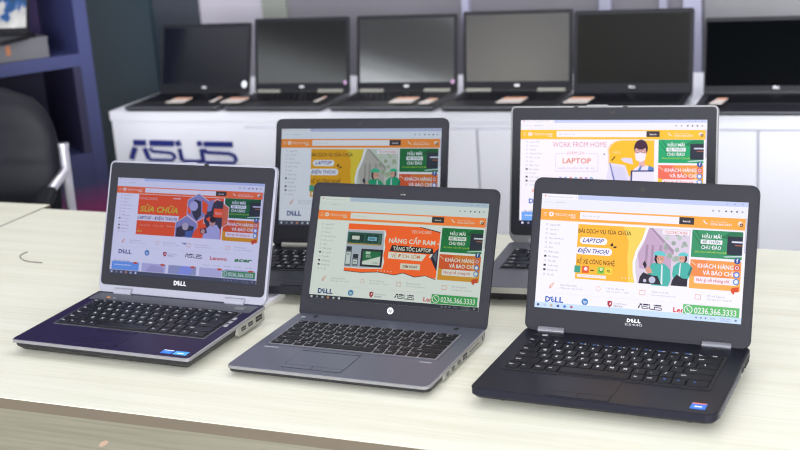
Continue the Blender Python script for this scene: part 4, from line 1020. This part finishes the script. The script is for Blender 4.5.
mb = MB(); mb.loft([rrect(-.17, .17, -.03, .16, .008, 0), rrect(-.17, .17, -.03, .16, .008, .014)], M['black']); mb.build('base', sl)
mb = MB(); mb.loft([rrect(-.17, .17, 0, .23, .008, y_, 4, 'xz') for y_ in (0, .006)], M['black']); lid_ = mb.build('lid', sl, (0, .12, .016), (-.25, 0, 0))
mb = MB(); mb.box(-.162, .162, -.0006, -.0001, .02, .222, sea); mb.build('screen', sl, (0, .12, .016), (-.25, 0, 0))

# pale book/box below the shelf at the left edge
pb = empty('box', on_shelf(-.352, .03, .6401), SY, 'pale brownish carton in the bay below the blue shelf', 'box')
pm = mat('pale_carton', (128, 112, 110), 0.6)
mb = MB(); mb.loft([rrect(-.08, .05, 0, .2, .002, 0), rrect(-.08, .05, 0, .2, .002, .26)], pm); mb.build('box_body', pb)
mb = MB(); mb.box(-.082, .052, -.002, .202, .2601, .275, mat('carton_dark', (60, 50, 50), .6)); mb.build('box_lid', pb)

# teal glossy cabinet between shelf unit and wall
def wall_px(px, uy):
    dd = F_ + Rv * ((px - 400) / FOC) - Uv * ((40 - 225) / FOC); P0 = CO + cuy * uy; P0.z = 0
    k = ((P0 - Vector((0, 0, CAMZ))).dot(cuy)) / dd.dot(cuy); q = Vector((0, 0, CAMZ)) + dd * k; return q
tq = wall_px(157, .68); tw = (wall_px(157, .68) - wall_px(70, .68)).length
teal = empty('cabinet', (tq.x, tq.y, -.75), CY, 'tall glossy dark teal cabinet between the shelf unit and the counter', 'cabinet')
tm = mat('dark_teal_gloss', (30, 46, 58), 0.25, noise=.12, nscale=2)
tm2 = mat('dark_teal_door', (36, 54, 66), 0.2)
mb = MB(); mb.box(-tw, 0, 0, .34, 0, 2.4, tm); mb.build('body', teal)
mb = MB(); mb.loft([rrect(-tw + .01, -.01, .1, 2.35, .004, y_, 2, 'xz') for y_ in (0, -.008)], tm2); mb.build('door', teal)
mb = MB(); mb.box(-tw + .03, -tw + .036, -.02, -.008, .9, 1.15, M['graphite']); mb.build('handle', teal)

# back wall of grey sheet with light posts
wallm = mat('grey_wall_sheet', (124, 122, 131), 0.55, noise=.06, nscale=1.5)
W0 = 1.05
def wall_pt(ux, uy, z=-.75): q = CO + cux * ux + cuy * uy; return (q.x, q.y, z)
mb = MB(); mb.box(-3.2, 3.6, 0, .08, 0, 2.9, wallm); o = mb.build('wall_back', None, wall_pt(0, W0), (0, 0, CY)); struct(o)
def post(nm, x0, x1, col, y0=-.02, lab=None):
    mb = MB(); mb.box(x0, x1, y0, -.0005, 0, 2.9, mat(nm + '_paint', col, .45)); o = mb.build(nm, None, wall_pt(0, W0), (0, 0, CY)); struct(o); return o
def wx(px):   # where a pixel column near the top edge meets the wall
    dd = F_ + Rv * ((px - 400) / FOC) - Uv * ((5 - 225) / FOC); n_ = cuy; P0 = Vector(wall_pt(0, W0 - .01)); P0.z = 0
    k = ((P0 - Vector((0, 0, CAMZ))).dot(n_)) / dd.dot(n_); return ((Vector((0, 0, CAMZ)) + dd * k) - P0).dot(cux)
post('trim_1', wx(130), wx(263), (200, 195, 208), -.012)
post('trim_2', wx(264), wx(288), (146, 150, 144), -.03)
post('trim_3', wx(463), wx(470), (178, 178, 204), -.03)
post('trim_4', wx(600), wx(612), (166, 166, 188), -.03)
post('trim_5', wx(660), wx(668), (166, 166, 188), -.03)
post('trim_6', wx(684), wx(702), (180, 180, 206), -.03)
post('trim_7', wx(705), wx(830), (140, 140, 144), -.012)

# left wall of the shop, reflected in the screens on the counter
lw = mat('pale_side_wall', (225, 230, 232), .6, noise=.03, nscale=1)
mb = MB(); mb.box(-.08, 0, -5, 6.5, 0, 3.0, lw); struct(mb.build('wall_left', None, (-4, 0, -.75)))
for i_, (za_, zb_) in enumerate(((1.265, 1.285), (1.33, 1.9))):  # unseen dark bands, added to reflect as dark stripes in the counter screens
    mb = MB(); mb.box(0, .04, -4.8, 4.2, za_ + .75, zb_ + .75, mat('dark_reflection_band', (22, 24, 28), .6)); struct(mb.build('trim_%d' % (8 + i_), None, (-4, 0, -.75)))
# floor and ceiling
floor_m = mat('grey_floor_tile', (150, 148, 145), 0.4, noise=.05, nscale=2)
mb = MB(); mb.box(-4, 4.5, -5, 6.5, -.05, 0, floor_m); struct(mb.build('floor', None, (0, 0, -.75)))
ceil_m = mat('white_ceiling', (225, 225, 228), 0.8)
mb = MB(); mb.box(-4, 4.5, -5, 6.5, 0, .05, ceil_m); struct(mb.build('ceiling', None, (0, 0, 2.25)))

# ------------------------------------------------------------------ chair
def pix(px, py, Y):
    dd = F_ + Rv * ((px - 400) / FOC) - Uv * ((py - 225) / FOC); return Vector((0, 0, CAMZ)) + dd * (Y / dd.y)
leather = mat('black_leather', (19, 21, 28), 0.55, spec=.2, noise=.1, nscale=60, bump=.15)
leather2 = mat('black_leather_seam', (22, 23, 26), 0.6)
chair = empty('office_chair', (-1.19, 3.46, -.81), math.radians(-12), 'black leather chair with chrome tube frame behind the left table', 'chair')
# backrest: cushion with quilting rolls; local x right, y back, z up
mb = MB()
HB = 1.005; hwid = .268; rolls = [.42, .60, .70, .80, .885, HB]
rings = []
def brow(z, bulge):
    f_ = 1.0
    if z > .84: f_ = math.sqrt(max(0.0, 1 - ((z - .84) / (HB - .84 + .004)) ** 2.4)) * .55 + .45 if z < HB - .001 else .5
    w_ = hwid * f_
    lean = (z - .42) * .16
    out = []
    for k in range(28):
        a_ = 2 * PI * k / 28
        cx = math.copysign(abs(math.cos(a_)) ** .45, math.cos(a_)) * w_
        cy = math.copysign(abs(math.sin(a_)) ** .7, math.sin(a_)) * (.03 + bulge) 
        out.append((cx, cy + lean - (.02 * (1 - (cx / hwid) ** 2)), z + .02 * (1 - (cx / hwid) ** 2) * (1 if z > .6 else 0)))
    return out
zs = []
for i in range(len(rolls) - 1):
    for j in range(5):
        u = j / 5; zs.append((rolls[i] + (rolls[i + 1] - rolls[i]) * u, .007 * math.sin(PI * u) ** .5 if u > 0 else 0))
zs.append((HB, -.012)); 
mb.loft([brow(z, b) for z, b in zs] + [[(x * .7, y, z + .012) for x, y, z in brow(HB, -.024)]], leather, smooth=True)
mb.build('backrest', chair)
mb = MB(); mb.loft([rrect(-.24, .24, -.46, .02, .05, z) for z in (.42, .425, .47, .48)], leather, smooth=False); mb.build('seat', chair)
chrome_m = mat('chrome_tube', (205, 203, 212), .28, .75)
for sx in (-1, 1):
    mb = MB(); X = sx * .285
    mb.tube([(X, .08, .02), (X, .075, .3), (X, .06, .5), (X, .065, .7), (X, .07, .862)], .0135, chrome_m, 14)
    mb.tube([(X, .07, .855), (X, .0705, .866)], .0155, chrome_m, 14)
    fr = mb.build('frame_tube', chair)
    mb = MB(); mb.tube([(X, .06, .02), (X, -.2, .015), (X, -.46, .02)], .0125, chrome_m, 12); mb.tube([(X, -.45, .02), (X, -.43, .3), (X, -.36, .62)], .0125, chrome_m, 12); mb.build('leg', chair)
    mb = MB(); mb.tube([(X, .06, .79), (X - sx * .005, -.01, .765), (X - sx * .01, -.06, .74)], .013, chrome_m, 12); mb.build('arm_bracket', chair)
    mb = MB(); mb.loft([rrect(X - sx * .012 - .025, X - sx * .012 + .025, z0_ - .015, z0_ + .015, .012, y_, 4, 'xz') for y_, z0_ in ((-.03, .755), (-.12, .71), (-.25, .66), (-.38, .635))], leather, smooth=True); mb.build('armrest', chair)

# ------------------------------------------------------------------ lights
def area(nm, loc, sx, sy, e, col=(1, 1, 1), rot=(0, 0, 0)):
    l = bpy.data.lights.new(nm, 'AREA'); l.shape = 'RECTANGLE'; l.size = sx; l.size_y = sy; l.energy = e; l.color = col
    o = bpy.data.objects.new(nm, l); C.objects.link(o); o.location = loc; o.rotation_euler = rot; return o
warm = (1.0, 1.0, .985)
for (x, y, e) in ((-1.6, 1.5, 1.5), (2.0, 1.0, 1), (-1.2, 3.0, 12), (.5, 2.8, 11), (2.2, 2.5, 8), (-.6, 4.3, 8), (1.2, 4.0, 8)):
    area('ceiling_lamp_light', (x, y, 2.2), 1.2, .35, e, warm, (0, 0, CY))
area('wall_lamp_light', (-3.94, -1.75, 1.28), .42, .3, 14, (1, .88, .72), (0, math.radians(-90), 0))
area('front_fill_light', (-.1, -4.4, .85), 5.0, 1.8, 680, (.97, .98, 1.0), (math.radians(86), 0, 0))  # unseen frontal fill behind the camera, added to brighten the counter front
wld = bpy.data.worlds.new('shop'); bpy.context.scene.world = wld; wld.use_nodes = True
bg = wld.node_tree.nodes['Background']; bg.inputs[0].default_value = (.96, .97, 1.0, 1); bg.inputs[1].default_value = .6

# ------------------------------------------------------------------ camera
cam = bpy.data.cameras.new('camera'); co = bpy.data.objects.new('camera', cam); C.objects.link(co)
cam.sensor_width = 36; cam.lens = FOC * 36 / 800; cam.clip_start = .05
mtx = Matrix(((Rv.x, Uv.x, -F_.x, 0), (Rv.y, Uv.y, -F_.y, 0), (Rv.z, Uv.z, -F_.z, CAMZ), (0, 0, 0, 1)))
co.matrix_world = mtx
cam.dof.use_dof = True; cam.dof.focus_distance = 1.98; cam.dof.aperture_fstop = 5.6
sc = bpy.context.scene
sc.camera = co
sc.view_settings.view_transform = 'Standard'; sc.view_settings.look = 'None'; sc.view_settings.gamma = 1; sc.view_settings.exposure = 0.12
sc.cycles.filter_width = 1.15
